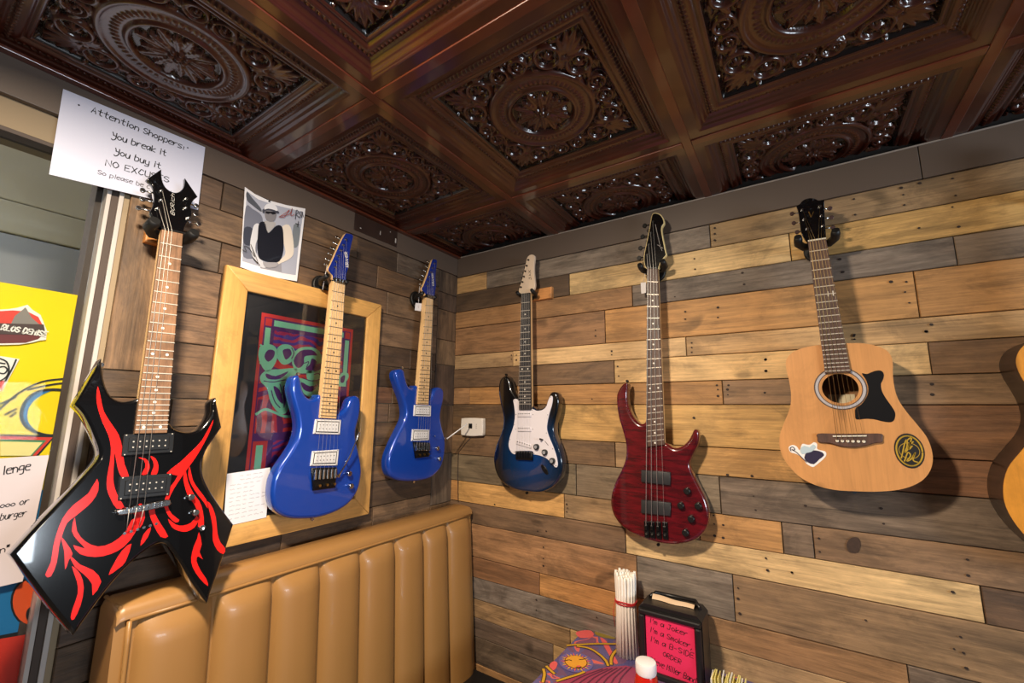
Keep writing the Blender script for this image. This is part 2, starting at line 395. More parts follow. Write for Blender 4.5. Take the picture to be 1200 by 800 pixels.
for i, r in enumerate(rows):
    z1, z0 = RZ[i], RZ[i+1]; u = 0.012
    for k in range(0, len(r), 2):
        un = hit(*r[k+1], 1, -.012)[0] if k+1 < len(r) else (UEND if i != 0 else UEND)
        t = random.uniform(0.010, 0.014)
        if un > 2.0 and un-u > 1.0:
            cut = max(u+0.5, 2.02+random.uniform(0, .25)); plank(wr, 'R', u, cut, z0, z1, r[k], t)
            plank(wr, 'R', cut, un, z0, z1, random.choice('TOBGt'), random.uniform(0.010, 0.014))
        else: plank(wr, 'R', u, un, z0, z1, r[k], t)
        u = un
zz = RZ[-1]
while zz > -CZ+0.03:
    z0 = max(-CZ, zz-random.uniform(.08, .12)); u = 0.012
    while u < UEND:
        un = min(UEND, u+random.uniform(.4, 1.0)); plank(wr, 'R', u, un, z0, zz, random.choice('TOBGtgo'), random.uniform(.010, .014)); u = un
    zz = z0
# left wall
LZ = [.667, .578, .483, .388, .255, .172, .088, .022, -.052, -.142, -.277, -.37, -.455, -.52]
lrows = [('K', -1.075, 'D', -.86, 'B', -.60, 'D', -.40, 'g', -.14), ('t', -.90, 'K', -.66, 'D', -.50, 'B', -.14), ('g', -1.06, 'B', -.72, 'B', -.44, 't', -.14),
 ('t', -1.05, 'B', -.70, 't', -.14), ('t', -1.0, 'K', -.50, 'D', -.30, 'D', -.14), ('t', -.9, 'B', -.5, 'D', -.14), ('D', -.95, 'K', -.55, 'R', -.39, 'B', -.14), ('B', -1.13, 't', -.8, 'B', -.4, 'B', -.14),
 ('K', -1.0, 'B', -.6, 'B', -.14), ('D', -.9, 'g', -.52, 'B', -.14), ('D', -1.0, 'K', -.6, 'D', -.14), ('D', -.8, 'B', -.45, 't', -.14), ('K', -1.0, 'D', -.5, 't', -.14), ('D', -.9, 'K', -.14)]
for i, r in enumerate(lrows):
    z1 = LZ[i]; z0 = LZ[i+1] if i+1 < len(LZ) else z1-.09
    u = -1.19 if 1 <= i <= 5 else -1.276
    for k in range(0, len(r), 2):
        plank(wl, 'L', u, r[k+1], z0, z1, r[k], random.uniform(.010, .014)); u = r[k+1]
plank(wl, 'L', -1.276, -1.19, .088, .578, 't', .012, vertical=True)
for z1, z0, c in ((.667, .56, 'g'), (.56, .475, 'K'), (.475, .33, 'B'), (.33, .21, 't'), (.21, .02, 'K'), (.02, -.2, 'B'), (-.2, -.42, 'g'), (-.42, -.7, 'B')):
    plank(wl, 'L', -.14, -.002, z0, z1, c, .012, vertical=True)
zz = -.61
while zz > -CZ+0.03:
    z0 = max(-CZ, zz-.095); u = -1.276
    while u < -.15:
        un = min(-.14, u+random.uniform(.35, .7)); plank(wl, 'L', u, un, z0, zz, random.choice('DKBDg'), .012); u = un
    zz = z0
plank(wl, 'L', -.14, -.002, -CZ, -.7, 'B', .012, vertical=True)

# nail holes and dark pitch specks on the right wall boards
def specks(side, parent, pts, name='nail_holes'):
    V = []; Fs = []
    for (px, py, r) in pts:
        h = hit(px, py, 1, -.0145); b = len(V)
        for k in range(7):
            a = 2*math.pi*k/7; V.append((h[0]+r*1.2*math.cos(a), -.0146, h[2]+CZ+r*math.sin(a)))
        Fs.append(tuple(range(b, b+7)))
    o = mesh(name, V, Fs, mat('rusty_nail', (44, 30, 24), 0.7), parent); tag(o, kind='stuff'); return o
sp = []
for z7, pts in ((Z(960, 180, 3.333), [(135, 177), (140, 238), (320, 133), (328, 160), (332, 200), (392, 115), (520, 97), (532, 163), (520, 208), (545, 285), (390, 290), (80, 412), (92, 462), (280, 500), (340, 500), (335, 540), (352, 582), (135, 712), (438, 667), (418, 695)]),
                (Z(690, 230, 4), [(495, 292), (498, 341), (590, 148), (590, 175), (590, 205), (720, 358), (728, 412), (403, 470), (605, 520), (605, 567), (452, 540), (452, 575), (107, 725), (107, 742), (482, 686), (482, 708), (482, 730), (828, 765)]),
                (Z(690, 420, 4), [(135, 37), (140, 82), (828, 5), (830, 58), (600, 125), (605, 145), (605, 175), (655, 125), (650, 145), (652, 170), (825, 160), (492, 277), (765, 550), (650, 545), (772, 645), (782, 710), (15, 190)]),
                (Z(700, 600, 4), [(548, 55), (550, 110), (590, 60), (590, 120), (790, 215), (798, 272), (912, 282), (660, 355), (660, 405), (668, 475), (545, 15)]),
                (Z(920, 560, 3.333), [(80, 108), (375, 118), (385, 178), (132, 235), (135, 287), (27, 368), (712, 318), (715, 380), (655, 445), (685, 620), (660, 667), (697, 683), (708, 742), (315, 555)]),
                (Z(540, 620, 4.444), [(430, 93), (430, 152), (430, 190), (393, 367), (393, 420), (707, 458), (400, 10), (445, 10)]),
                (Z(520, 460, 4.444), [(640, 580), (640, 620), (645, 600), (265, 582)]),
                (Z(520, 290, 4.444), [(352, 560), (352, 580), (378, 560), (378, 585), (790, 430), (790, 460)]),
                (Z(880, 380, 3.75), [(65, 152), (67, 205), (795, 262), (797, 308), (455, 45), (455, 65), (770, 30)])):
    for p in z7(pts): sp.append((p[0], p[1], random.uniform(.0022, .0042)))
specks('R', wr, sp)
# dark knot on a board
kf = [hit(x, y, 1, -.0147) for x, y in Z(920, 560, 3.333)([(240, 262), (255, 235), (285, 232), (295, 258), (282, 290), (250, 288)])]
kl = catmull([(h[0], h[2]) for h in kf], 3)
mesh('knot', [(p[0], -.0147, p[1]+CZ) for p in kl], [tuple(range(len(kl)))], mat('knot_wood', (62, 44, 34), 0.7, noise=.4, nscale=120), wr)

# ---- trim boards under the ceiling
TAUPE = mat('taupe_paint', (94, 81, 72), 0.45, noise=.06, nscale=8)
def trim(name, x0, x1, y0, y1, z0, z1, m): return tag(rounded_box(name, x0, x1, y0, y1, z0+CZ, z1+CZ, m, None, 0.0015), kind='structure')
trim('trim_1', 0.019, 1.74, -.018, -.0005, .658, CEIL, TAUPE)
trim('trim_2', 1.742, 3.3, -.018, -.0005, .658, CEIL, TAUPE)
trim('trim_3', .0005, .018, -3.9, -.0005, .667, CEIL, TAUPE)
DKT = mat('scuffed_brown_strip', (52, 38, 33), 0.35, noise=.2, nscale=20)
tp = tag(rounded_box('trim_4', .0185, .0215, -.628, -.416, .684+CZ, .752+CZ, DKT, None, 0.001), kind='structure')
SCR = mat('scuff_white', (190, 184, 178), 0.6)
for y, z, hh, ww in ((-.424, .71, .020, .006), (-.505, .715, .017, .003), (-.455, .738, .003, .004), (-.60, .70, .004, .006)):
    rounded_box('scuff', .0215, .0218, y-ww/2, y+ww/2, z-hh/2+CZ, z+hh/2+CZ, SCR, tp, 0)

# ---- ceiling: grid bars and moulded tiles
T = 0.61; GX = [0.580+T*i for i in range(-1, 5)]; GY = [-.377+T*j for j in range(-4, 2)]
def brown(name, rgb, rough, var=.35, coat=.8):
    if name in MATS: return MATS[name]
    m = mat(name, rgb, rough, 0.0, coat, 0.5, noise=var, nscale=14, coat_rough=0.10); return m
BAR = brown('mahogany_bar', (92, 40, 22), 0.36)
TILE_R = brown('mahogany_tile', (66, 28, 16), 0.30, .5)
TILE_G = brown('antique_black_glaze', (22, 11, 8), 0.26, .4)
cl_ = rounded_box('ceiling', -0.1, 3.4, -4.0, 0.1, CZ+CEIL+.060, CZ+CEIL+.10, mat('ceiling_deck', (30, 20, 16), 0.8), None, 0); tag(cl_, kind='structure')
BW = 0.024
for i, x in enumerate(GX[1:]): rounded_box('grid_bar', x-BW/2, x+BW/2, GY[0]-T, -.001, CZ+CEIL, CZ+CEIL+.006, BAR, cl_, .0015)
for y in GY[:-1]:
    for i in range(len(GX)-1):
        a = max(GX[i]+BW/2, .001); rounded_box('grid_bar', a+.0003, GX[i+1]-BW/2-.0003, y-BW/2, y+BW/2, CZ+CEIL, CZ+CEIL+.006, BAR, cl_, .0015)
rounded_box('wall_angle', .0185, .040, GY[0]-T, -.0185, CZ+CEIL-.004, CZ+CEIL+.004, BAR, cl_, .001)
rounded_box('wall_angle', .0185, 3.2, -.0215, -.0182, CZ+CEIL-.0015, CZ+CEIL+.003, mat('pale_caulk', (150, 140, 132), .5), cl_, .0005)

def tile_height(N):
    S = T-BW+.004; ax = np.linspace(-S/2, S/2, N); X, Y = np.meshgrid(ax, ax); e = S/2-np.maximum(abs(X), abs(Y))
    al = np.minimum(abs(X), abs(Y))
    def sm(a, b, x): t = np.clip((x-a)/(b-a), 0, 1); return t*t*(3-2*t)
    def bump(x, c, wd): return np.sqrt(np.clip(1-((x-c)/wd)**2, 0, 1))
    # up (recess) is positive; relief subtracts
    up_ = 0.006*sm(0.002, .004, e)*0+.003*sm(.030, .033, e)+.016*sm(.034, .052, e)+.004*sm(.056, .060, e)-.006*bump(e, .076, .0105)+.003*sm(.088, .094, e)-.005*bump(e, .094, .005)
    up_ -= .004*bump(e, .0485, .004)
    up_ += .010*sm(.098, .106, e)*1.0
    rel = np.zeros_like(X)
    # bead row
    ph = ((al+.0045) % .012)-.0045; bead = np.sqrt(np.clip(1-(ph/.0042)**2-((e-.066)/.0048)**2, 0, 1)); rel = np.maximum(rel, .0055*bead)
    fld = e > .096; h = S/2-.098      # half field
    R = np.hypot(X, Y); TH = np.arctan2(Y, X)
    def mx(a): np.maximum(rel, a, out=rel)
    # big medallion
    mx(.0125*bump(R, .136, .009)); mx(.0075*((R < .136) & (R > .088))*1.0); mx(.0085*bump(R, .127, .003)); mx(.0135*bump(R, .089, .0075)); 
    rb = np.sqrt(np.clip(1-(((TH*.109) % .0117-.00585)/.0045)**2-((R-.109)/.007)**2, 0, 1)); mx(.0075*(R > .088)*(R < .136)+.0035*rb)
    # acanthus rosette
    for k, (r0, r1, wd, amp, off) in enumerate(((.022, .080, .0135, .010, 0), (.018, .066, .011, .013, .5))):
        for q in range(8):
            a = (q+off)*math.pi/4; u = X*math.cos(a)+Y*math.sin(a); v = -X*math.sin(a)+Y*math.cos(a); s = np.clip((u-r0)/(r1-r0), 0, 1)
            wv = wd*np.sin(np.pi*np.clip(s*.85+.12, 0, 1))**.7*(1+.16*np.sin(s*26)); b = np.clip(1-(v/np.maximum(wv, 1e-4))**2, 0, 1)*((u > r0) & (u < r1))
            mx(amp*np.sqrt(b)*(.75+.35*s)-.0035*np.exp(-(v/.0016)**2)*(b > 0))
    for q in range(6):
        a = q*math.pi/3; mx(.015*np.sqrt(np.clip(1-((X-.015*math.cos(a))**2+(Y-.015*math.sin(a))**2)/.0075**2, 0, 1)))
    mx(.018*np.sqrt(np.clip(1-R**2/.0095**2, 0, 1)))
    # fold into one octant: A along the side, B toward the side (distance from edge of field)
    AX, AY = abs(X), abs(Y); A = np.minimum(AX, AY); B = np.maximum(AX, AY)
    def ring(ca, cb, r, wd, amp): d = np.hypot(A-ca, B-cb); mx(amp*bump(d, r, wd)); return d
    def dome(ca, cb, r, amp): mx(amp*np.sqrt(np.clip(1-((A-ca)**2+(B-cb)**2)/r**2, 0, 1)))
    def leaf(a0, b0, a1, b1, wd, amp):
        L = math.hypot(a1-a0, b1-b0); ca, sa = (a1-a0)/L, (b1-b0)/L; u = ((A-a0)*ca+(B-b0)*sa)/L; v = -(A-a0)*sa+(B-b0)*ca
        wv = wd*np.sin(np.pi*np.clip(u, 0, 1))**.8; b = np.clip(1-(v/np.maximum(wv, 1e-5))**2, 0, 1)*((u > 0) & (u < 1)); mx(amp*np.sqrt(b)-.002*np.exp(-(v/.0013)**2)*(b > .1))
    # rosette in ring
    ca, cb = .098, .152
    d = ring(ca, cb, .0285, .0058, .0125); th = np.arctan2(B-cb, A-ca); fr = .0165*(.78+.22*np.cos(5*th)); mx(.011*np.sqrt(np.clip(1-(d/fr)**2, 0, 1))); mx(.014*np.sqrt(np.clip(1-(d/.0055)**2, 0, 1)))
    # scroll spirals at mid side
    cs, cb2 = .0265, .166
    d = np.hypot(A-cs, B-cb2); th = np.arctan2(B-cb2, A-cs)
    sp_ = .0055+.0021*(th+math.pi); mx(.011*bump(d, sp_+.0025, .0036)*(d < .03)); mx(.012*bump(d, .0205, .004)); dome(cs, cb2, .006, .012)
    leaf(.045, .150, .072, .168, .008, .009); leaf(.002, .150, .024, .143, .007, .009); leaf(.060, .183, .092, .187, .006, .009)
    leaf(.050, .140, .066, .125, .007, .009)
    # corner palmette
    for (a1, b1, wd) in ((.186, .186, .010), (.165, .190, .009), (.140, .190, .008)): leaf(.132, .137, a1, b1, wd, .012)
    dome(.128, .131, .009, .013); leaf(.103, .108, .128, .131, .008, .011); leaf(.118, .180, .150, .184, .006, .009)
    dome(.150, .163, .006, .011); dome(.070, .150, .0045, .010); dome(.005, .187, .0045, .010); dome(.116, .192, .004, .009)
    rel = rel*np.where(e > .060, 1, 0)
    ground = (fld & (rel < .0022))
    return X, Y, up_-rel, ground
def make_tile():
    N = 260; X, Y, Hh, G = tile_height(N)
    co_ = np.stack([X, Y, Hh], -1).reshape(-1, 3).astype(np.float32)
    idx = np.arange(N*N).reshape(N, N); q = np.stack([idx[:-1, :-1], idx[1:, :-1], idx[1:, 1:], idx[:-1, 1:]], -1).reshape(-1, 4)
    me = bpy.data.meshes.new('ceiling_tile'); me.vertices.add(N*N); me.vertices.foreach_set('co', co_.ravel())
    me.loops.add(q.size); me.loops.foreach_set('vertex_index', q.ravel().astype(np.int32)); me.polygons.add(len(q))
    me.polygons.foreach_set('loop_start', np.arange(0, q.size, 4, dtype=np.int32)); me.polygons.foreach_set('loop_total', np.full(len(q), 4, dtype=np.int32))
    g = (G[:-1, :-1].astype(int)+G[1:, :-1]+G[1:, 1:]+G[:-1, 1:]) >= 3
    me.materials.append(TILE_R); me.materials.append(TILE_G)
    me.polygons.foreach_set('material_index', g.ravel().astype(np.int32)); me.polygons.foreach_set('use_smooth', np.ones(len(q), dtype=bool))
    me.update(); me.validate(); return me
TM = make_tile(); CUT = {}
def cut_tile(x0, y1):
    k = (round(x0, 4) if x0 else None, round(y1, 4) if y1 else None)
    if k not in CUT:
        bm = bmesh.new(); bm.from_mesh(TM)
        if x0 is not None: bmesh.ops.bisect_plane(bm, geom=bm.verts[:]+bm.edges[:]+bm.faces[:], plane_co=(x0, 0, 0), plane_no=(-1, 0, 0), clear_outer=True)
        if y1 is not None: bmesh.ops.bisect_plane(bm, geom=bm.verts[:]+bm.edges[:]+bm.faces[:], plane_co=(0, y1, 0), plane_no=(0, 1, 0), clear_outer=True)
        me = bpy.data.meshes.new('ceiling_tile'); bm.to_mesh(me); bm.free(); me.materials.append(TILE_R); me.materials.append(TILE_G); CUT[k] = me
    return CUT[k]
for i in range(len(GX)-1):
    for j in range(len(GY)):
        xc, yc = GX[i]+T/2, GY[j]-T/2+ (T if j == len(GY)-1 else T)
        if yc-T/2 > -.01: continue
        x0 = .0015-xc if GX[i] < 0 else None; y1 = -.0015-yc if yc+T/2 > 0 else None
        me = TM if x0 is None and y1 is None else cut_tile(x0, y1)
        o = link('ceiling_tile', me, None, cl_); o.location = (xc, yc, CZ+CEIL+.0035)
#@@PART2
# ================================================================== WINDOW IN THE LEFT WALL
ALU = mat('white_aluminium', (184, 178, 174), 0.35)
DKGAP = mat('dark_gasket', (66, 52, 44), 0.6)
win = empty('window_1', (0, WIN1, WINB+CZ)); tag(win, kind='structure')
def wbox(name, x0, x1, y0, y1, z0, z1, m, bev=.001): return rounded_box(name, x0, x1, y0-WIN1, y1-WIN1, z0-WINB, z1-WINB, m, win, bev)
wbox('jamb_strip', -.04, .007, -1.296, -1.287, -1.0, .598, ALU); wbox('jamb_strip', -.04, .003, -1.318, -1.310, -1.0, .598, ALU)
wbox('gasket', -.04, .000, -1.309, -1.296, -1.0, .598, DKGAP); wbox('gasket', -.10, -.04, -1.330, -1.292, -1.0, .598, DKGAP)
wbox('head_strip', -.04, .008, WIN0, -1.318, .588, .598, DKGAP)
wbox('sill', -.10, .03, WIN0, -1.292, -1.03, -1.0, ALU)
wbox('mullion', -.04, .010, WIN0, WIN0+.03, -1.0, .598, ALU)
wbox('window_pane', -.032, -.028, WIN0+.03, -1.318, -1.0, .588, glass_mat('window_glass', (238, 240, 240), 1.16), 0)

# beige sided building seen through the glass
SID = mat('beige_siding', (196, 188, 168), 0.7, noise=.06, nscale=4); SIDG = mat('grey_siding', (170, 172, 178), 0.6)
bw = empty('neighbouring_wall', (-.62, -1.4, 0)); tag(bw, 'beige lap-sided building wall seen through the window glass', 'wall')
for k, (z0, z1, m) in enumerate(((1.12, 1.36, SID), (.87, 1.12, SID), (.635, .87, SID), (.53, .635, SID), (.27, .53, SIDG), (-.1, .27, SIDG), (-.6, -.1, SIDG), (-CZ, -.6, SIDG))):
    rounded_box('siding_board', -.03+.004*(k % 2), .004*(k % 2), -3.2, 1.0, z0+CZ+.003, z1+CZ, m, bw, .004)

# painted yellow board standing behind the glass
yb = Frame('L', 'painted_board', -1.9, -1.0, 'yellow painted board with cartoon lettering behind the window glass', 'sign')
YD = -.042
YEL = mat('yellow_paint', (244, 214, 24), 0.5, noise=.04, nscale=12)
def yloc(pts): return yb.uvs(pts, YD)
h0 = yb.uv(0, 327, YD); h1 = yb.uv(117, 350, YD)
yb.slab('board', [(-.69, 0), (.586, 0), (.586, h1[1]), (-.69, h1[1]+.012)], -.062, YD, YEL, None, .001, 1)
z8 = Z(0, 320, 3.333); z6 = Z(0, 500, 2.667); z3 = Z(0, 400, 4)
BLK = mat('print_black', (26, 24, 24), 0.5); PBLUE = mat('print_blue', (28, 112, 168), 0.5); PRED = mat('print_red', (214, 52, 34), 0.5); PORG = mat('print_orange', (226, 84, 34), 0.5)
PGRN = mat('print_green', (60, 130, 90), 0.5); PWHT = mat('print_white', (236, 232, 228), 0.5); PMAR = mat('print_maroon', (104, 30, 34), 0.5); PGRY = mat('print_grey', (128, 122, 118), 0.5)
dl = YD+.0006
def yflat(name, pts, m, lay=1, sub=0): 
    lp = yloc(pts); lp = catmull(lp, sub) if sub else lp
    return yb.flat(name, lp, dl+.0006*lay, m)
def ystroke(name, lines, wd, m, lay=2, smooth=True):
    return yb.stroke(name, [catmull(yloc(l), 4, closed=False) if smooth else yloc(l) for l in lines], wd, dl+.0006*lay, m)
# C-shaped swoosh with speed lines
ystroke('painted_lines', [z8([(0, 530), (70, 470), (160, 425), (250, 412), (335, 405)]), z8([(0, 510), (60, 485)]), z8([(110, 455), (200, 435), (285, 425)]), z8([(20, 552), (62, 530)]), z8([(40, 560), (60, 545)])], .004, BLK)
ystroke('painted_ring', [z8([(292, 470), (230, 455), (150, 462), (100, 500), (82, 555), (105, 600), (160, 628), (220, 632), (290, 610), (310, 585)])], .006, BLK, 2)
yflat('painted_shade', z8([(200, 458), (140, 470), (98, 510), (84, 560), (104, 600), (150, 625), (112, 585), (108, 540), (130, 500), (165, 475)]), PBLUE, 1, 3)
yflat('painted_wedge', z8([(270, 475), (300, 500), (300, 540), (232, 545)]), BLK, 1); yflat('painted_wedge', z8([(268, 488), (298, 510), (298, 535), (245, 538)]), PORG, 2)
# striped arrow band
yflat('painted_band', z8([(0, 628), (218, 634), (150, 712), (0, 712)]), BLK, 1); yflat('painted_band', z8([(0, 636), (205, 641), (140, 712), (0, 712)]), PRED, 2)
yflat('painted_band', z8([(0, 648), (180, 652), (125, 712), (0, 712)]), PGRN, 3); yflat('painted_band', z8([(0, 656), (165, 660), (118, 712), (0, 712)]), mat('print_cream', (240, 226, 150), .5), 4)
# blue field and red rounded forms below
yflat('painted_field', [(-420, 560), (0, 573), (60, 574), (95, 572), (98, 600), (60, 790), (40, 900), (-520, 1000)], PBLUE, 1)
def blob(c, rx, ry, n=22, a0=0): return [(c[0]+rx*math.cos(2*math.pi*k/n), c[1]+ry*math.sin(2*math.pi*k/n)) for k in range(n)]
yflat('painted_oval', blob((37, 705), 25, 29), BLK, 2); yflat('painted_oval', blob((37, 705), 22.5, 26.5), PORG, 3); yflat('painted_oval', blob((38, 720), 8, 10), BLK, 4)
yflat('painted_mouth', [(-480, 760), (0, 744), (30, 738), (52, 742), (60, 745), (40, 800), (20, 900), (-520, 1000)], BLK, 2); yflat('painted_mouth', [(-480, 766), (0, 748), (30, 743), (50, 747), (38, 800), (15, 900), (-520, 1000)], PRED, 3)
# round event sticker
st = Frame('L', 'round_sticker', -1.47, .19, 'round red and grey sticker with white lettering on yellow board', 'sticker')
def sfl(fr, name, pts, d, m, sub=0):
    lp = fr.uvs(pts, d); lp = catmull(lp, sub) if sub else lp
    return fr.flat(name, lp, d, m)
sd = YD+.0042
sfl(st, 'backing', z3([(-60, 540), (20, 525), (90, 520), (130, 548), (150, 570), (185, 590), (205, 640), (222, 665), (218, 712), (190, 720), (150, 725), (100, 732), (50, 738), (-60, 735)])
    if False else Z(0, 220, 4)([(-70, 575), (40, 568), (80, 562), (130, 548), (150, 570), (190, 595), (208, 640), (220, 670), (216, 712), (190, 715), (150, 725), (90, 734), (-70, 738)]), sd, PWHT)
zs = Z(0, 220, 4)
sfl(st, 'red_field', zs([(-70, 582), (60, 574), (130, 580), (180, 605), (198, 640), (-70, 640)]), sd+.0006, PRED)
sfl(st, 'grey_figure', zs([(50, 640), (70, 600), (120, 560), (150, 610), (185, 640)]), sd+.0012, PGRY)
sfl(st, 'maroon_field', zs([(-70, 680), (205, 685), (180, 708), (120, 726), (-70, 730)]), sd+.0006, PMAR)
sfl(st, 'dark_band', zs([(-70, 632), (205, 640), (215, 690), (-70, 684)]), sd+.0014, mat('print_brown', (66, 46, 42), .5))
st.text('lettering', 'RLOS DEMISE', st.uv(*zs([(4, 665)])[0], sd), st.uv(*zs([(214, 697)])[0], sd), .0115, sd+.0022, PWHT, None, .0026)
# torn-edge sketch sticker
s2 = Frame('L', 'sketch_sticker', -1.46, .03, 'small white sticker with black line drawing on yellow board', 'sticker')
sfl(s2, 'backing', z3([(-60, 60), (0, 68), (92, 82), (10, 232), (-60, 225)]), sd, PWHT); sfl(s2, 'red_corner', z3([(-60, 180), (22, 185), (8, 226), (-60, 220)]), sd+.0006, PRED)
s2.stroke('line_drawing', [catmull(s2.uvs(z3(l), sd), 4, closed=False) for l in ([(0, 80), (30, 95), (42, 130), (30, 165), (0, 185)], [(0, 120), (20, 118), (34, 132), (20, 150), (0, 148)], [(75, 85), (60, 120), (25, 185)], [(0, 100), (22, 104)])], .0028, sd+.0012, BLK)
# challenge notice taped to the inside of the glass
nt_ = Frame('L', 'challenge_notice', -1.47, -.35, 'white printed notice taped low on the window over the yellow board', 'paper')
nd = -.026
q1, q2 = nt_.uv(57.5, 533, nd), nt_.uv(26.5, 681, nd); nt_.flat('sheet', [q1-np.array([.216, .004]), q1, q2, q2-np.array([.216, .004])], nd, mat('notice_paper', (190, 180, 184), .5))
for tx, a, b, hh in (('lenge', (3, 556), (35, 550), .017), ('000 or', (0, 595), (33, 590), .0125), ('burger', (0, 609), (30, 604), .0125), ('n*', (0, 648), (10, 645), .0125)):
    nt_.text('lettering', tx, nt_.uv(*a, nd), nt_.uv(*b, nd), hh, nd+.0006, INK, None, hh*.12)

# ================================================================== PAPERS ON THE LEFT WALL
sg = Frame('L', 'shop_notice', -1.28, .517, 'white laminated notice about breaking things pinned above the black guitar', 'sign')
q = sg.uvs([(74, 104), (240.5, 172.5), (232, 246), (57.5, 204)], .024)
sg.slab('sheet', [q[0], q[1], q[2], q[3]], .0225, .024, mat('laminated_paper', (206, 210, 232), 0.3, coat=.15), None, 0)
zt = Z(0, 50, 4)
for tx, a, b, hh in (('Attention Shoppers:', (428, 325), (862, 500), .0155), ('You break it', (524, 445), (776, 530), .0155), ('You buy it', (536, 520), (750, 590), .0155), ('NO EXCUSES', (494, 574), (790, 655), .0150), ('So please be careful', (458, 614), (800, 712), .0105)):
    sg.text('lettering', tx, sg.uv(*zt([a])[0], .0245), sg.uv(*zt([b])[0], .0245), hh, .0246, INK if hh > .011 else mat('grey_ink', (92, 90, 100), .6), None, hh*.135)
for p in ((370, 292), (880, 492)): sg.disc('pin', sg.uv(*zt([p])[0], .025), .0018, .024, .0255, BLACKM, n=8)

ph = Frame('L', 'signed_photograph', -.92, .42, 'signed black and white print of a person in hat and dark vest', 'photograph')
pd = .0195
zp = Z(270, 210, 6.154)
q = ph.uvs(zp([(105, 55), (175, 105), (270, 150), (400, 185), (541, 212), (480, 735), (380, 718), (230, 690), (73, 632)]), pd)
ph.slab('print', q, .0180, pd, mat('photo_paper', (236, 236, 242), .3, coat=.4), None, 0)
def pf(name, pts, rgb, lay, sub=3):
    lp = ph.uvs(zp(pts), pd); lp = catmull(lp, sub) if sub else lp
    return ph.flat(name, lp, pd+.0005*lay, mat('photo_tone_%d_%d_%d' % rgb, rgb, .35, coat=.3))
pf('backdrop', [(118, 85), (200, 145), (300, 180), (420, 210), (525, 235), (490, 480), (470, 690), (370, 675), (85, 590)], (172, 176, 192), 1, 0)
pf('backdrop_shade', [(110, 200), (160, 215), (222, 260), (232, 330), (205, 440), (175, 560), (95, 560), (90, 440)], (112, 116, 132), 2)
pf('backdrop_shade', [(118, 90), (160, 140), (215, 205), (220, 235), (160, 190), (118, 150)], (84, 88, 98), 2)
pf('backdrop_shade', [(455, 330), (500, 345), (488, 475), (448, 480)], (120, 128, 136), 2)
pf('backdrop_shade', [(100, 350), (160, 360), (150, 470), (95, 460)], (60, 64, 78), 3)
pf('arm', [(170, 330), (205, 325), (205, 400), (180, 470), (185, 540), (240, 600), (262, 625), (240, 640), (200, 620), (160, 560), (140, 480), (150, 400)], (206, 208, 216), 4)
pf('arm', [(370, 345), (420, 330), (445, 400), (455, 520), (430, 570), (350, 610), (300, 630), (262, 620), (265, 600), (330, 592), (380, 560), (395, 520), (375, 430)], (224, 214, 202), 4)
pf('trousers', [(215, 600), (365, 600), (368, 668), (215, 640)], (150, 150, 160), 3, 0)
pf('vest', [(205, 320), (245, 310), (262, 370), (280, 385), (330, 335), (370, 345), (380, 420), (378, 520), (350, 592), (290, 600), (230, 585), (200, 560), (192, 480), (195, 400)], (24, 26, 36), 5)
pf('neck', [(248, 300), (315, 310), (320, 335), (275, 385), (262, 375), (245, 325)], (170, 168, 170), 5)
pf('face', [(248, 225), (280, 215), (325, 225), (328, 265), (312, 300), (285, 308), (258, 295), (246, 262)], (128, 126, 132), 6)
pf('sunglasses', [(250, 232), (325, 238), (322, 252), (300, 256), (286, 246), (268, 252), (250, 246)], (28, 28, 34), 7, 0)
pf('hat_brim', [(226, 232), (236, 214), (285, 214), (338, 230), (346, 246), (326, 244), (285, 228), (250, 228), (236, 246)], (70, 72, 84), 8)
pf('hat_crown', [(240, 220), (244, 194), (266, 178), (302, 180), (326, 198), (335, 230), (300, 220), (266, 214)], (226, 228, 236), 9)
pf('hands', [(230, 595), (262, 600), (300, 600), (340, 605), (325, 632), (270, 640), (240, 625)], (160, 158, 164), 8)
ph.stroke('signature', [catmull(ph.uvs(zp(l), pd), 4, closed=False) for l in ([(345, 275), (400, 240), (420, 225), (380, 275), (350, 270), (420, 255), (440, 210), (430, 265), (455, 255)],)], .0016, pd+.0055, mat('red_ink', (150, 52, 40), .5))
ph.stroke('signature', [catmull(ph.uvs(zp([(80, 510), (110, 525), (95, 485), (130, 500), (170, 560), (140, 470), (195, 610), (150, 560), (205, 620)]), pd), 4, closed=False)], .0015, pd+.0055, INK)
for l in ([(462, 290), (470, 225), (485, 240), (468, 255), (488, 275)], [(505, 235), (490, 245), (502, 262), (490, 280)], [(508, 280), (512, 235), (520, 275)], [(465, 320), (495, 330)], [(485, 305), (478, 345)]): ph.stroke('signature_letter', [catmull(ph.uvs(zp(l), pd), 4, closed=False)], .0017, pd+.0055, INK)
ph.disc('pin', ph.uv(*zp([(277, 160)])[0], pd), .0022, pd, pd+.006, BLACKP, n=8)

# ---- framed poster
fr = Frame('L', 'framed_poster', -.768, -.385, 'large light pine frame with psychedelic red and green poster behind blue guitar', 'picture')
FW = wood_mat('pine_frame', (212, 162, 92), .45, 0, .3, .1, .5); FWV = wood_mat('pine_frame_upright', (212, 162, 92), .45, 2, .3, .1, .5)
o0, o1, b0, b1 = -.282, .280, 0.0, .798; rw = .064
def rail(nm, pts, m): fr.slab(nm, pts, .0145, .036, m, None, .003, 2, 0.0)
rail('frame_rail', [(o0, b1), (o1, b1), (o1-rw, b1-rw), (o0+rw, b1-rw)], FW); rail('frame_rail', [(o0, b0), (o1, b0), (o1-rw, b0+rw), (o0+rw, b0+rw)], FW)
rail('frame_rail', [(o0, b0), (o0, b1), (o0+rw, b1-rw), (o0+rw, b0+rw)], FWV); rail('frame_rail', [(o1, b0), (o1, b1), (o1-rw, b1-rw), (o1-rw, b0+rw)], FWV)
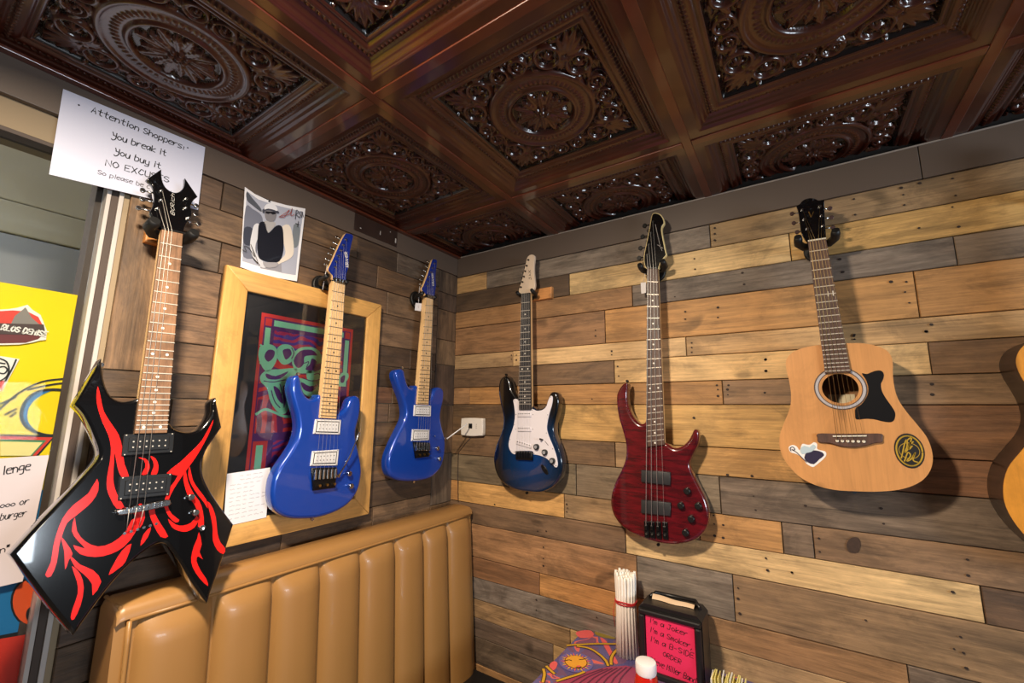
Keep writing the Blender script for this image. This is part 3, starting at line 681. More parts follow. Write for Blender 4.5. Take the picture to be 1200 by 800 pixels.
fr.slab('mat_board', [(o0+rw-.005, b0+rw-.005), (o1-rw+.005, b0+rw-.005), (o1-rw+.005, b1-rw+.005), (o0+rw-.005, b1-rw+.005)], .015, .0205, mat('black_mat', (34, 32, 34), .6), None, 0)
fr.slab('glass_pane', [(o0+rw-.004, b0+rw-.004), (o1-rw+.004, b0+rw-.004), (o1-rw+.004, b1-rw+.004), (o0+rw-.004, b1-rw+.004)], .0275, .0290, glass_mat('picture_glass'), None, 0)
qd = .0215
pA = fr.uv(307, 366, qd); pB = fr.uv(414, 386, qd); x0, x1, zt1 = pA[0], pB[0], (pA[1]+pB[1])/2; zb = .082
RED = mat('poster_red', (236, 62, 58), .55); PUR = mat('poster_purple', (104, 40, 110), .55); MINT = mat('poster_mint', (160, 236, 182), .55)
def wavy(name, a, b, sc, dist, rot=0.0, bands=True):
    m = bpy.data.materials.new(name); m.use_nodes = True; nt = m.node_tree; N = nt.nodes.new; L = nt.links.new; bs = nt.nodes['Principled BSDF']; bs.inputs['Roughness'].default_value = .55
    tc = N('ShaderNodeTexCoord'); mp = N('ShaderNodeMapping'); mp.inputs['Rotation'].default_value = (0, rot, 0); wv = N('ShaderNodeTexWave'); wv.bands_direction = 'Z'
    wv.inputs['Scale'].default_value = sc; wv.inputs['Distortion'].default_value = dist; wv.inputs['Detail'].default_value = 1.5; wv.inputs['Detail Scale'].default_value = 1.0
    L(tc.outputs['Object'], mp.inputs[0]); L(mp.outputs[0], wv.inputs[0]); L(ramp(nt, wv.outputs['Fac'], [(0, a), (.5, b)], 'CONSTANT'), bs.inputs['Base Color']); return m
WV1 = wavy('poster_waves', (240, 62, 58), (128, 40, 100), 9, 9.0); WV2 = wavy('poster_lettering_block', (206, 48, 92), (92, 58, 156), 15, 14.0); WV3 = wavy('poster_flames', (236, 60, 56), (128, 34, 84), 10, 5.0, math.pi/2)
po = fr.slab('poster', [(x0, zb), (x1, zb), (x1, zt1), (x0, zt1)], .0206, qd, RED, None, 0)
def pz(pts): return fr.uvs(pts, qd)
def pfl(name, pts, m, lay, sub=0):
    lp = pz(pts); lp = catmull(lp, sub) if sub else lp
    return fr.flat(name, lp, qd+.0005*lay, m, po)
zq = Z(290, 360, 4)
def rc(a, b, c, d_): return [(x0+a*(x1-x0), zt1+d_*(zb-zt1)), (x0+b*(x1-x0), zt1+d_*(zb-zt1)), (x0+b*(x1-x0), zt1+c*(zb-zt1)), (x0+a*(x1-x0), zt1+c*(zb-zt1))]
def rfl(name, a, b, c, d_, m, lay): return fr.flat(name, rc(a, b, c, d_), qd+.0005*lay, m, po)
rfl('border', .03, .97, .02, .98, PUR, 1); rfl('corner_square', .04, .10, .025, .065, RED, 2); rfl('corner_square', .90, .96, .025, .065, RED, 2)
rfl('mint_bar', .12, .88, .03, .062, MINT, 2); rfl('mint_bar', .045, .095, .075, .20, MINT, 2); rfl('mint_bar', .905, .955, .075, .36, MINT, 2)
rfl('lettering_block', .13, .87, .085, .19, WV2, 2); rfl('wave_field', .04, .89, .20, .62, WV1, 2); rfl('flame_field', .04, .30, .45, .62, WV3, 3); rfl('flame_field', .72, .96, .50, .70, WV3, 3)
rfl('lettering_block', .22, .78, .66, .97, WV2, 2); rfl('mint_bar', .07, .13, .68, .97, MINT, 3); rfl('red_bar', .04, .17, .66, .97, RED, 2); rfl('mint_bar', .87, .93, .68, .97, MINT, 3)
# grouped pale faces and shoulders
for pts in ([(50, 210), (60, 185), (90, 172), (125, 182), (140, 215), (130, 260), (100, 300), (75, 290), (55, 250)], [(135, 200), (160, 175), (200, 178), (222, 210), (210, 250), (170, 270), (140, 240)], [(205, 240), (235, 195), (290, 185), (335, 205), (345, 250), (320, 300), (270, 310), (225, 300)],
            [(275, 310), (300, 270), (340, 245), (370, 260), (370, 340), (320, 360), (285, 345)], [(60, 320), (90, 295), (150, 290), (215, 285), (235, 300), (210, 330), (190, 370), (190, 470), (170, 500), (140, 490), (105, 440), (90, 380), (62, 350)],
            [(230, 330), (280, 340), (340, 345), (350, 400), (310, 420), (270, 410), (240, 370)], [(425, 330), (445, 305), (470, 310), (470, 335), (445, 365), (428, 370)]):
    pfl('pale_figure', zq(pts), MINT, 4, 3)
for pts in ([(78, 230), (95, 200), (125, 205), (120, 235), (95, 255)], [(165, 200), (195, 195), (205, 220), (180, 245), (168, 225)], [(215, 250), (245, 205), (300, 200), (325, 225), (300, 225), (265, 232), (262, 265), (235, 285)], [(300, 240), (322, 255), (305, 295), (270, 290), (290, 268)],
            [(305, 275), (345, 262), (340, 290), (310, 300)], [(85, 310), (130, 322), (190, 300), (150, 335), (95, 335)], [(120, 370), (150, 390), (165, 450), (140, 430)], [(165, 370), (185, 380), (178, 440), (168, 470)], [(250, 350), (290, 370), (330, 360), (300, 395), (262, 385)], [(435, 330), (455, 318), (450, 350), (436, 352)]):
    pfl('dark_shape', zq(pts), PUR, 5, 3)
fr.stroke('curved_lines', [catmull(pz(zq(l)), 5, closed=False) for l in ([(40, 500), (80, 478), (120, 490), (170, 510), (230, 512)],)], .008, qd+.0025, MINT, po)
for l in ([(95, 215), (110, 225), (100, 245)], [(170, 215), (190, 225), (185, 240)], [(240, 250), (262, 262), (285, 255), (275, 280)], [(310, 315), (330, 310), (345, 325)], [(75, 345), (120, 350), (175, 340), (200, 350)], [(110, 390), (125, 440), (150, 470)], [(150, 360), (160, 400), (150, 430)], [(255, 330), (300, 345), (345, 335)], [(205, 190), (215, 215), (205, 240)]):
    fr.stroke('contour_line', [catmull(pz(zq(l)), 4, closed=False)], .0028, qd+.0030, PUR, po)
fr.stroke('rays', [pz(zq([(52+abs(k)*2, 225-k*12), (72+abs(k), 222-k*8)])) for k in range(-3, 5)], .006, qd+.003, MINT, po)
# handwritten letter tucked in the frame
lt = Frame('L', 'handwritten_letter', -.97, -.30, 'handwritten letter on white paper tucked into the pine frame corner', 'paper')
q = lt.uvs([(266, 555), (316.6, 547.6), (312, 606), (262, 617)], .0375)
lt.slab('sheet', q, .0368, .0375, PAPER, None, 0)
rnd = random.Random(3); LL = []
for k in range(11):
    t = .08+.08*k
    for sgm in range(rnd.randint(4, 6)):
        s0 = .08+sgm*.15+rnd.random()*.02+(.2 if k < 2 else 0); s1 = s0+rnd.uniform(.07, .12)
        if s1 > .95: break
        A = q[0]*(1-t)+q[3]*t; B = q[1]*(1-t)+q[2]*t; n = 9
        LL.append([A+(B-A)*(s0+(s1-s0)*i/n)+np.array([0, rnd.uniform(-.0018, .0018)]) for i in range(n+1)])
lt.stroke('handwriting', LL, .0007, .0378, mat('faded_ink', (120, 112, 124), .6))

# ================================================================== GUITARS
def lerp(a, b, t): return a+(b-a)*t
def neck_parts(G, nl, nr, el, er, bridge, board, d=.085, nfret=22, dots=DOT, marks=(3, 5, 7, 9, 15, 17, 19, 21), double=(12, 24), neckm=MAPLE, nutm=BONE, fretm=None, end_bev=True, side_dots=False):
    """fretboard, frets, inlays, neck wood, nut. nl/nr/el/er pixels; returns mapping t->(left,right)"""
    dt = d+.0085
    NL, NR, EL, ER = [G.uv(*p, dt) for p in (nl, nr, el, er)]
    N0 = (NL+NR)/2; B0 = G.uv(*bridge, dt); E0 = (EL+ER)/2
    L = np.hypot(*(B0-N0)); ax = (E0-N0)/np.hypot(*(E0-N0)); Ln = np.hypot(*(E0-N0))
    fb = G.slab('fretboard', [NL, NR, ER, EL], d, dt, board, None, .0012, 2, 0.0, smooth=False)
    cn = lambda p, k: N0+(p-N0)*1.0
    G.slab('neck', [NL+ax*-.002, NR+ax*-.002, ER, EL], d-.021, d+.0002, neckm, None, 0.0, 3, .011)
    G.slab('nut', [NL-ax*.004, NR-ax*.004, NR, NL], d, dt+.0018, nutm, None, .0006, 1, 0.0, smooth=False)
    pos = lambda n: L*(1-2**(-n/12))
    side = lambda s: (lerp(NL, EL, s/Ln), lerp(NR, ER, s/Ln))
    fm = fretm or NICK
    for n in range(1, nfret+1):
        s = pos(n)
        if s > Ln-.004: break
        a, b = side(s); G.slab('fret', [a-ax*.0011, b-ax*.0011, b+ax*.0011, a+ax*.0011], dt-.0002, dt+.0011, fm, fb, 0)
    for n in list(marks)+list(double):
        s = (pos(n)+pos(n-1))/2
        if s > Ln-.006: continue
        a, b = side(s)
        for f in ((.5,) if n not in double else (.24, .76)): G.disc('inlay_dot', lerp(a, b, f), .0031, dt-.0002, dt+.0005, dots, fb, 12)
    return dict(NL=NL, NR=NR, EL=EL, ER=ER, ax=ax, dt=dt, Ln=Ln, side=side, N0=N0)
def strings(G, K, tops, bots, ends, d_end, r0=.0006, r1=.0003, m=None, dtop=None):
    n = len(tops)
    for i in range(n):
        r = lerp(r0, r1, i/max(n-1, 1)); a = tops[i]; b = bots[i]; pts = []
        if ends is not None: pts.append((ends[i][0], ends[i][1], (dtop or K['dt'])-.002))
        pts += [(a[0], a[1], K['dt']+.0022), (b[0], b[1], d_end)]
        G.tube('string', pts, r, m or STEEL, None, 5)
def tuner(G, post, d, axis, key_len, m, keym, parent=None, key=.009, dback=.02):
    """post disc on the face plus key behind the edge"""
    G.disc('tuner_post', post, .0042, d, d+.0035, m, None, 10); G.disc('tuner_post', post, .0025, d+.0035, d+.009, m, None, 8)
    a = np.array(axis, float); a = a/np.hypot(*a); e = post+a*key_len
    G.tube('tuner_shaft', [(post[0], post[1], d-dback), (e[0], e[1], d-dback)], .0022, m, None, 6)
    f = e+a*key*.8; pr = np.array([-a[1], a[0]])
    G.slab('tuner_key', catmull([e-pr*key*.35, e+a*key*.5-pr*key*.7, f+a*key*.3-pr*key*.35, f+a*key*.3+pr*key*.35, e+a*key*.5+pr*key*.7, e+pr*key*.35], 3), d-dback-.003, d-dback+.003, keym, None, .0012, 2)
def humbucker(G, quad, d, framem, covm, polem, screws=True, gap=None):
    q = [np.array(p) for p in quad]
    ob = G.slab('pickup', q, d, d+.004, framem, None, .0012, 2, 0.0, smooth=False); c = sum(q)/4
    inn = [c+(p-c)*np.array([.80, .66]) for p in q]
    if gap: G.slab('pickup_gap', [c+(p-c)*np.array([.86, .78]) for p in q], d+.0036, d+.0043, gap, ob, 0)
    G.slab('coil_cover', inn, d+.003, d+.0062, covm, ob, .0012, 2, 0.0, smooth=False)
    for row in (.3, .7):
        a = lerp(inn[0], inn[3], row); b = lerp(inn[1], inn[2], row)
        for k in range(6): G.disc('pole_screw', lerp(a, b, (k+.7)/6.4), .0016, d+.006, d+.0068, polem, ob, 8)
    for k in range(4):
        p = c+(q[k]-c)*.9; G.disc('mount_screw', p, .0014, d+.0035, d+.005, polem, ob, 8)
def knob(G, c, d, r, h, m, name='control_knob', top=None):
    o = G.disc(name, c, r, d, d+h, m, None, 18, r*.25)
    if top: G.disc('knob_cap', c, r*.6, d+h, d+h+.0008, top, o, 14)
    return o
def strap_button(G, p, d, m=CHROME): G.disc('strap_button', p, .005, d-.004, d+.004, m, None, 10)
def hanger(side, name, label, u, z, reach, spread, plate=None, plate_m=None, drop=.0, rodr=.0085, padm=RUBBER, block=None):
    """wall hook whose two padded prongs pass either side of a neck"""
    H = Frame(side, name, u, z, label, 'hanger', 'guitar hooks along the walls')
    if block: H.rect('wall_block', block[:2], block[2], block[3], .0125, .032, plate_m, None, .003)
    else: H.disc('wall_plate', (0, -.004), .030, .0145, .026, plate_m or RUBBER, None, 24, .004, .036)
    H.tube('arm', [(0, -.012, .020), (0, -.014, reach*.6), (0, -.012, reach-.036)], .0065, BLACKM, None, 8)
    for s in (-1, 1):
        H.tube('prong', [(0, -.012, reach-.036), (s*spread*.7, -.010, reach-.032), (s*spread, -.004, reach-.012), (s*spread, .000, reach+.012), (s*spread, .006, reach+.024)], [rodr*.6, rodr, rodr, rodr, rodr*.8], padm, None, 10)
    return H

# ---------------- black pointed guitar with red flames
G = Frame('L', 'electric_guitar', -1.27, -.45, 'black pointed electric guitar with red flame graphics and rosewood neck', 'guitar', 'guitars hung on the plank walls', out=.130, tilt=.122)
D = .085; zw = Z(0, 410, 2.2857)
GBLK = mat('gloss_black', (9, 9, 11), .14, 0, 1.0, .5)
out = zw([(272, 22), (276, 58), (284, 95), (300, 124), (325, 137), (350, 135), (372, 128), (455, 196), (470, 212), (500, 220), (530, 214), (553, 192), (566, 165), (567, 140), (578, 127), (595, 207), (575, 236), (555, 266), (543, 300), (545, 335), (560, 370), (590, 417), (627, 467), (592, 575), (555, 680), (520, 632), (485, 575), (462, 540), (440, 518), (405, 528), (350, 572), (285, 645), (197, 766), (120, 672), (28, 548), (100, 468), (180, 384), (235, 325), (262, 292), (266, 268), (256, 238), (240, 200), (222, 168), (200, 145)])
body = G.slab('body', catmull(G.uvs(out, D), 4, {0, 6, 7, 14, 15, 22, 24, 32, 34, 43}), .042, D, GBLK, None, .0065, 3, .004)
FLM = mat('flame_red', (226, 28, 24), .2, 0, 1.0)
for pts in ([(262, 97), (270, 130), (278, 165), (300, 200), (318, 228), (327, 262), (333, 305), (345, 338), (326, 341), (315, 315), (307, 275), (305, 300), (303, 345), (308, 372), (318, 396), (332, 420), (312, 424), (296, 398), (286, 370), (287, 338), (294, 300), (297, 262), (290, 228), (275, 195), (263, 160), (258, 128)],
 [(370, 288), (386, 296), (389, 314), (378, 333), (393, 332), (401, 316), (398, 300), (388, 290)], [(402, 284), (416, 290), (424, 309), (420, 332), (404, 333), (411, 314), (410, 298)],
 [(571, 187), (563, 215), (547, 248), (526, 284), (506, 312), (486, 340), (465, 372), (452, 400), (450, 420), (461, 440), (480, 455), (470, 462), (452, 446), (440, 420), (442, 398), (455, 368), (476, 336), (446, 330), (480, 302), (512, 272), (542, 240)],
 [(497, 322), (503, 352), (518, 384), (534, 405), (543, 432), (546, 462), (542, 478), (530, 472), (532, 446), (522, 416), (504, 392), (494, 362), (491, 340)], [(508, 312), (516, 348), (534, 376), (552, 400), (556, 424), (546, 408), (530, 388), (512, 360), (504, 334)],
 [(450, 452), (470, 467), (490, 470), (512, 462), (527, 444), (531, 456), (520, 475), (500, 486), (478, 484), (460, 474)],
 [(533, 488), (540, 520), (534, 540), (543, 560), (530, 552), (526, 565), (538, 592), (552, 612), (557, 632), (535, 612), (516, 582), (512, 556), (519, 526), (528, 505)],
 [(555, 405), (568, 420), (578, 450), (582, 490), (590, 515), (603, 531), (598, 546), (582, 536), (570, 510), (570, 480), (565, 448)],
 [(260, 345), (263, 376), (246, 406), (222, 428), (200, 446), (180, 462), (168, 490), (158, 525), (152, 568), (136, 606), (121, 602), (136, 568), (142, 528), (152, 490), (168, 450), (196, 415), (236, 384)],
 [(200, 448), (206, 485), (228, 512), (262, 526), (300, 516), (335, 488), (352, 456), (366, 452), (362, 488), (332, 526), (296, 546), (255, 554), (214, 546), (196, 522), (228, 532), (208, 510), (192, 484)],
 [(291, 602), (306, 570), (326, 538), (352, 518), (336, 566), (318, 584)], [(186, 548), (214, 574), (250, 590), (271, 620), (248, 657), (246, 626), (224, 600), (200, 580)],
 [(192, 578), (215, 600), (224, 636), (216, 682), (198, 721), (189, 716), (196, 688), (208, 652), (206, 620)], [(163, 500), (172, 540), (174, 588), (184, 562), (194, 545), (180, 520)],
 [(352, 428), (362, 446), (356, 470), (336, 492), (366, 484), (378, 458), (370, 436)], [(398, 414), (412, 418), (416, 440), (430, 465), (450, 499), (430, 500), (412, 470), (400, 440)], [(404, 474), (396, 500), (376, 524), (384, 494)], [(372, 412), (384, 418), (388, 448), (374, 476), (366, 446)]):
    G.flat('flame_graphic', catmull(G.uvs(zw(pts), D), 2), D+.0006, FLM, body)
K = neck_parts(G, (190.2, 268.5), (214.7, 273.8), (158, 508), (196, 507), (166, 593), ROSE, D, 24, marks=(3, 5, 7, 9, 15, 17, 19, 21), neckm=MAPLE, nutm=BLACKP)
zh = Z(140, 180, 6.667); HD = .084
hs = G.slab('headstock', catmull(G.uvs(zh([(328, 120), (334, 200), (360, 260), (410, 297), (458, 301), (498, 270), (511, 230), (512, 190), (612, 335), (575, 368), (556, 410), (565, 455), (556, 500), (515, 560), (498, 626), (335, 594), (300, 545), (240, 465), (262, 410), (272, 340), (255, 245), (212, 200)]), HD), 3, {0, 7, 8, 14, 15, 21}), HD-.015, HD, GBLK, None, .002, 2)
G.text('lettering', 'BCRich', G.uv(*zh([(428, 482)])[0], HD), G.uv(*zh([(428, 318)])[0], HD), .0075, HD+.0005, PWHT, hs, .0005, .5)
for p, a in (((325, 295), (-1, -.1)), ((325, 365), (-1, -.1)), ((296, 432), (-1, -.1)), ((518, 357), (1, .1)), ((515, 428), (1, .1)), ((538, 505), (1, .1))):
    tuner(G, G.uv(*zh([p])[0], HD), HD, a, .026, CHROME, CHROME)
humbucker(G, G.uvs(zw([(330, 226), (466, 222), (462, 274), (324, 284)]), D), D, BLACKP, BLACKP, NICK)
humbucker(G, G.uvs(zw([(320, 340), (460, 330), (452, 388), (314, 402)]), D), D, BLACKP, BLACKP, NICK)
br = G.slab('bridge', catmull(G.uvs(zw([(310, 430), (360, 418), (440, 400), (452, 405), (448, 417), (390, 430), (320, 442), (310, 438)]), D), 2), D+.004, D+.012, CHROME, None, .002, 2)
for k in range(6):
    p = lerp(G.uv(*zw([(334, 427)])[0], D), G.uv(*zw([(432, 411)])[0], D), k/5); G.rect('saddle', p, .006, .010, D+.010, D+.015, CHROME, br, .001)
    p = lerp(G.uv(*zw([(333, 491)])[0], D), G.uv(*zw([(418, 465)])[0], D), k/5); G.disc('string_ferrule', p, .0028, D, D+.0015, CHROME, None, 10)
for p in ((508, 394), (520, 435)): knob(G, G.uv(*zw([p])[0], D), D, .0075, .012, CHROME)
sw = G.uv(*zw([(540, 476)])[0], D); G.disc('toggle_base', sw, .0065, D, D+.005, CHROME, None, 12); G.tube('toggle_switch', [(sw[0], sw[1], D+.004), (sw[0]-.004, sw[1], D+.02)], .002, CHROME)
tp_ = [lerp(K['NL'], K['NR'], f) for f in (.12, .28, .44)]; bt = [lerp(G.uv(*zw([(334, 427)])[0], D), G.uv(*zw([(432, 411)])[0], D), f) for f in (0.05, .25, .45)]
strings(G, K, tp_, bt, [G.uv(*zh([p])[0], HD) for p in ((296, 432), (325, 365), (325, 295))], D+.0152, .0006, .0005)
for a, b in zip(bt, ((338, 488), (352, 484), (370, 478))):
    e = G.uv(*zw([b])[0], D); G.tube('string', [(a[0], a[1], D+.0152), (e[0], e[1], D+.001)], .0006, STEEL, None, 5)
strap_button(G, G.uv(*zw([(270, 40)])[0], .06), .06)
w3 = G.world(K['N0'], D); w0 = (w3[1], w3[2])
hanger('L', 'guitar_hanger', 'thick black padded hook gripping the black pointed headstock', w0[0], w0[1]+.006, w3[0]-.002, .041, None, wood_mat('hanger_block', (196, 130, 66), .5, 0, .3, 0, .5), rodr=.0135, block=(.006, .0, .072, .046))

# ---------------- two blue guitars
BLUE = mat('metallic_blue', (18, 66, 168), .26, .2, 1.0, .5)
def blue_guitar(label, u, z, outline, nl, nr, el, er, bridge, head, posts, words, pk1, pk2, bpx, knobs, bar, D, strap, hsl, mount_label, reach, tagpts, taglabel):
    G = Frame('L', 'electric_guitar', u, z, label, 'guitar', 'guitars hung on the plank walls')
    G.slab('body', catmull(G.uvs(outline, D), 4), D-.044, D, BLUE, None, .011, 4, .009)
    K = neck_parts(G, nl, nr, el, er, bridge, MAPLE, D, 22, DOTB, nutm=BLACKM, fretm=mat('dull_fret', (120, 104, 84), .4, .6))
    HD = D-.001
    lp = catmull(G.uvs(head, HD), 3); G.slab('headstock', lp, HD-.014, HD-.001, MAPLE, None, .001, 1)
    hf = G.slab('headstock_face', lp, HD-.001, HD, mat('blue_face', (22, 44, 132), .25, 0, .8), None, .0006, 1, 0)
    G.text('lettering', 'KRAMER', G.uv(*words[0], HD), G.uv(*words[1], HD), .0095, HD+.0005, PWHT, hf, .0022, 0)
    for p in posts: tuner(G, G.uv(*p, HD), HD, (-1, .25), .020, CHROME, CHROME, key=.0075, dback=.019)
    kn = G.rect('locking_nut', K['N0']+K['ax']*-.004, .040, .014, D+.002, D+.014, BLACKM, None, .002)
    for f in (-.012, 0, .012): G.rect('nut_clamp', K['N0']+K['ax']*-.004+np.array([f, 0]), .010, .012, D+.014, D+.017, CHROME, kn, .001)
    for q in (pk1, pk2): humbucker(G, G.uvs(q, D), D, WHITE, WHITE, mat('pole_dark', (60, 58, 60), .4, .5), True, BLACKP)
    B = [G.uv(*p, D) for p in bpx]
    bb = G.slab('tremolo_bridge', B, D+.001, D+.010, BLACKM, None, .002, 2, 0)
    A0, A1, A2, A3 = B
    for k in range(6):
        f = (k+.5)/6; p = lerp(lerp(A0, A1, f), lerp(A3, A2, f), .30); G.rect('saddle', p, .0078, .030, D+.009, D+.017, CHROME, bb, .0015)
        p = lerp(lerp(A0, A1, f), lerp(A3, A2, f), .80); G.disc('fine_tuner', p, .0042, D+.009, D+.016, GOLDM if k % 2 else BLACKM, bb, 10)
    for p in knobs: knob(G, G.uv(*p, D), D, .0088, .014, CHROME)
    sw = G.uv(knobs[0][0]-3, knobs[0][1]-14, D); G.tube('toggle_switch', [(sw[0], sw[1], D), (sw[0]-.008, sw[1]+.002, D+.018)], .0022, CHROME)
    G.disc('bar_socket', G.uv(*bar[-1], D), .006, D+.002, D+.012, CHROME, None, 12)
    bp = [G.uv(*p, D) for p in bar]; n = len(bp)
    G.tube('tremolo_arm', [(p[0], p[1], D+.012+.034*(1-i/(n-1)) if n > 2 else D+.02+.05*(1-i)) for i, p in enumerate(bp)], .0026, CHROME if n > 2 else WHITE)
    tp_ = [lerp(K['NL'], K['NR'], (k+.7)/6.4) for k in range(6)]; bt = [lerp(lerp(A0, A3, .2), lerp(A1, A2, .2), (k+.5)/6) for k in range(6)]
    strings(G, K, tp_, bt, [G.uv(*p, HD) for p in (posts+posts)[-6:]][::-1] if len(posts) < 6 else [G.uv(*p, HD) for p in posts][::-1], D+.0172, .0005, .0003, dtop=D+.008)
    for p, dd in strap: strap_button(G, G.uv(*p, dd), dd)
    w0 = K['N0']+np.array([G.u0, G.z0])
    hanger('L', 'guitar_hanger', mount_label, w0[0]-.012, w0[1]+.004, reach-.004, .038, None, RUBBER)
    if tagpts:
        Tg = Frame('L', 'price_tag', *(G.uv(*tagpts[1], D-.02)+np.array([G.u0, G.z0])), taglabel, 'tag')
        a = Tg.uv(*tagpts[0], D-.02); b = Tg.uv(*tagpts[1], D-.02)
        Tg.tube('string_loop', [(a[0], a[1], D-.02), (lerp(a, b, .5)[0]-.001, lerp(a, b, .5)[1], D-.02), (b[0], b[1], D-.02)], .0009, PAPER, None, 6)
        if len(tagpts) > 2:
            q = Tg.uvs(tagpts[2], D-.019); Tg.slab('card', q, D-.0195, D-.0185, PAPER, None, 0)
            c = sum(q)/4; Tg.stroke('ink_marks', [[c+np.array([-.004, .004]), c+np.array([.004, .003])], [c+np.array([-.003, -.002]), c+np.array([.003, -.003])]], .0012, D-.0180, mat('faded_ink', (120, 112, 124), .6))
    return G
za = Z(300, 420, 4); zh1 = Z(360, 260, 8.889)
blue_guitar('bright blue electric guitar with chrome tremolo arm hung over the pine frame', -.77, -.33,
 za([(170, 105), (182, 84), (198, 78), (208, 88), (216, 112), (222, 145), (238, 176), (262, 190), (288, 182), (302, 170), (340, 215), (382, 258), (405, 248), (428, 226), (440, 198), (455, 180), (475, 175), (490, 190), (493, 225), (487, 275), (473, 330), (472, 380), (485, 440), (497, 510), (495, 560), (480, 620), (440, 678), (380, 718), (300, 745), (230, 752), (165, 750), (115, 732), (85, 700), (74, 655), (75, 610), (85, 560), (110, 508), (150, 450), (185, 390), (200, 330), (195, 270), (178, 210), (165, 150)]),
 (390.4, 329), (404.8, 332), (375, 489.5), (394.3, 490.5), (378, 553),
 zh1([(392, 132), (430, 122), (468, 132), (478, 158), (462, 225), (445, 310), (435, 390), (430, 470), (405, 550), (398, 630), (275, 605), (268, 560), (235, 520), (222, 490), (260, 410), (325, 265)]),
 zh1([(398, 185), (370, 242), (345, 297), (320, 353), (295, 412), (285, 470)]), zh1([(428, 470), (414, 315)]),
 za([(276, 284), (396, 288), (390, 356), (266, 352)]), za([(262, 434), (386, 426), (378, 500), (252, 502)]), za([(254, 512), (372, 508), (364, 604), (262, 618)]),
 za([(430, 538), (438, 596)]), za([(446, 340), (436, 390), (418, 460), (378, 548)]), .104,
 [(za([(198, 72)])[0], .09), (za([(262, 752)])[0], .085)], None, 'black round-backed hook holding the blue guitar over the frame', .10,
 (zh1([(210, 450)])[0], zh1([(160, 705)])[0]), 'white tag string looped on the headstock above the pine frame')
zb_ = Z(440, 420, 5.333); zh2 = Z(470, 295, 10)
blue_guitar('bright blue electric guitar on bare planks closest to the wall corner', -.31, -.29,
 zb_([(128, 88), (142, 70), (165, 65), (182, 76), (190, 110), (200, 150), (215, 178), (240, 182), (262, 168), (300, 215), (335, 258), (350, 244), (360, 215), (372, 190), (395, 179), (418, 186), (430, 210), (428, 260), (415, 320), (410, 370), (420, 430), (435, 490), (440, 540), (435, 600), (425, 650), (400, 700), (350, 745), (290, 762), (220, 768), (150, 763), (105, 743), (85, 712), (78, 668), (82, 620), (98, 570), (128, 500), (163, 430), (188, 370), (188, 310), (172, 250), (146, 180), (128, 120)]),
 (499.2, 348.5), (507.8, 348.8), (489, 473.4), (502.3, 474), (492, 524),
 zh2([(365, 100), (388, 88), (412, 92), (420, 115), (415, 180), (406, 250), (405, 330), (410, 400), (400, 460), (380, 535), (292, 535), (285, 490), (245, 440), (262, 400), (290, 330), (330, 215)]),
 zh2([(385, 135), (362, 188), (345, 240), (322, 295), (305, 348), (300, 400)]), zh2([(385, 395), (375, 255)]),
 zb_([(240, 290), (344, 294), (342, 362), (236, 358)]), zb_([(228, 442), (334, 444), (330, 510), (222, 514)]), zb_([(230, 520), (328, 524), (326, 612), (244, 622)]),
 zb_([(378, 560), (390, 625)]), zb_([(498, 406), (425, 500)]), .085,
 [(zb_([(165, 55)])[0], .07), (zb_([(237, 770)])[0], .065)], None, 'black round-backed hook holding the corner blue guitar', .085,
 (zh2([(218, 405)])[0], zh2([(205, 600)])[0], zh2([(170, 598), (243, 605), (232, 695), (160, 685)])), 'small white price tag dangling from the corner blue guitar')

# ---------------- blue burst guitar with white pickguard
G = Frame('R', 'electric_guitar', .5, -.32, 'dark blue burst electric guitar with white pickguard and cream headstock', 'guitar', 'guitars hung on the plank walls')
D = .085; zc = Z(570, 430, 5.333)
def burst():
    m = bpy.data.materials.new('blue_burst'); m.use_nodes = True; nt = m.node_tree; N = nt.nodes.new; L = nt.links.new; b = nt.nodes['Principled BSDF']
    tc = N('ShaderNodeTexCoord'); mp = N('ShaderNodeMapping'); mp.inputs['Location'].default_value = (-.01, .0, -.16); gr = N('ShaderNodeTexGradient'); gr.gradient_type = 'SPHERICAL'
    mp.inputs['Scale'].default_value = (5.2, 2.0, 4.0); mp.vector_type = 'POINT'; mp.inputs['Location'].default_value = (0.05, .3, -.60)
    L(tc.outputs['Object'], mp.inputs[0]); L(mp.outputs[0], gr.inputs[0])
    L(ramp(nt, gr.outputs['Fac'], [(0, (5, 7, 10)), (.18, (5, 14, 24)), (.40, (8, 38, 70)), (.8, (10, 52, 104))]), b.inputs['Base Color'])
    b.inputs['Roughness'].default_value = .2; b.inputs['Coat Weight'].default_value = 1; b.inputs['Coat Roughness'].default_value = .03; return m
G.slab('body', catmull(G.uvs(zc([(75, 110), (85, 75), (110, 55), (130, 60), (145, 90), (155, 135), (178, 175), (205, 205), (245, 230), (285, 246), (310, 262), (345, 258), (370, 235), (385, 190), (400, 160), (425, 155), (443, 170), (450, 210), (443, 270), (428, 330), (418, 375), (424, 430), (448, 490), (467, 560), (472, 620), (462, 680), (432, 730), (388, 763), (330, 783), (260, 780), (190, 770), (130, 745), (85, 710), (55, 655), (42, 590), (45, 540), (60, 480), (85, 420), (100, 360), (100, 300), (85, 230), (73, 160)]), D), 4), D-.044, D, burst(), None, .010, 4, .009)
PG = mat('pickguard_white', (226, 220, 226), .35)
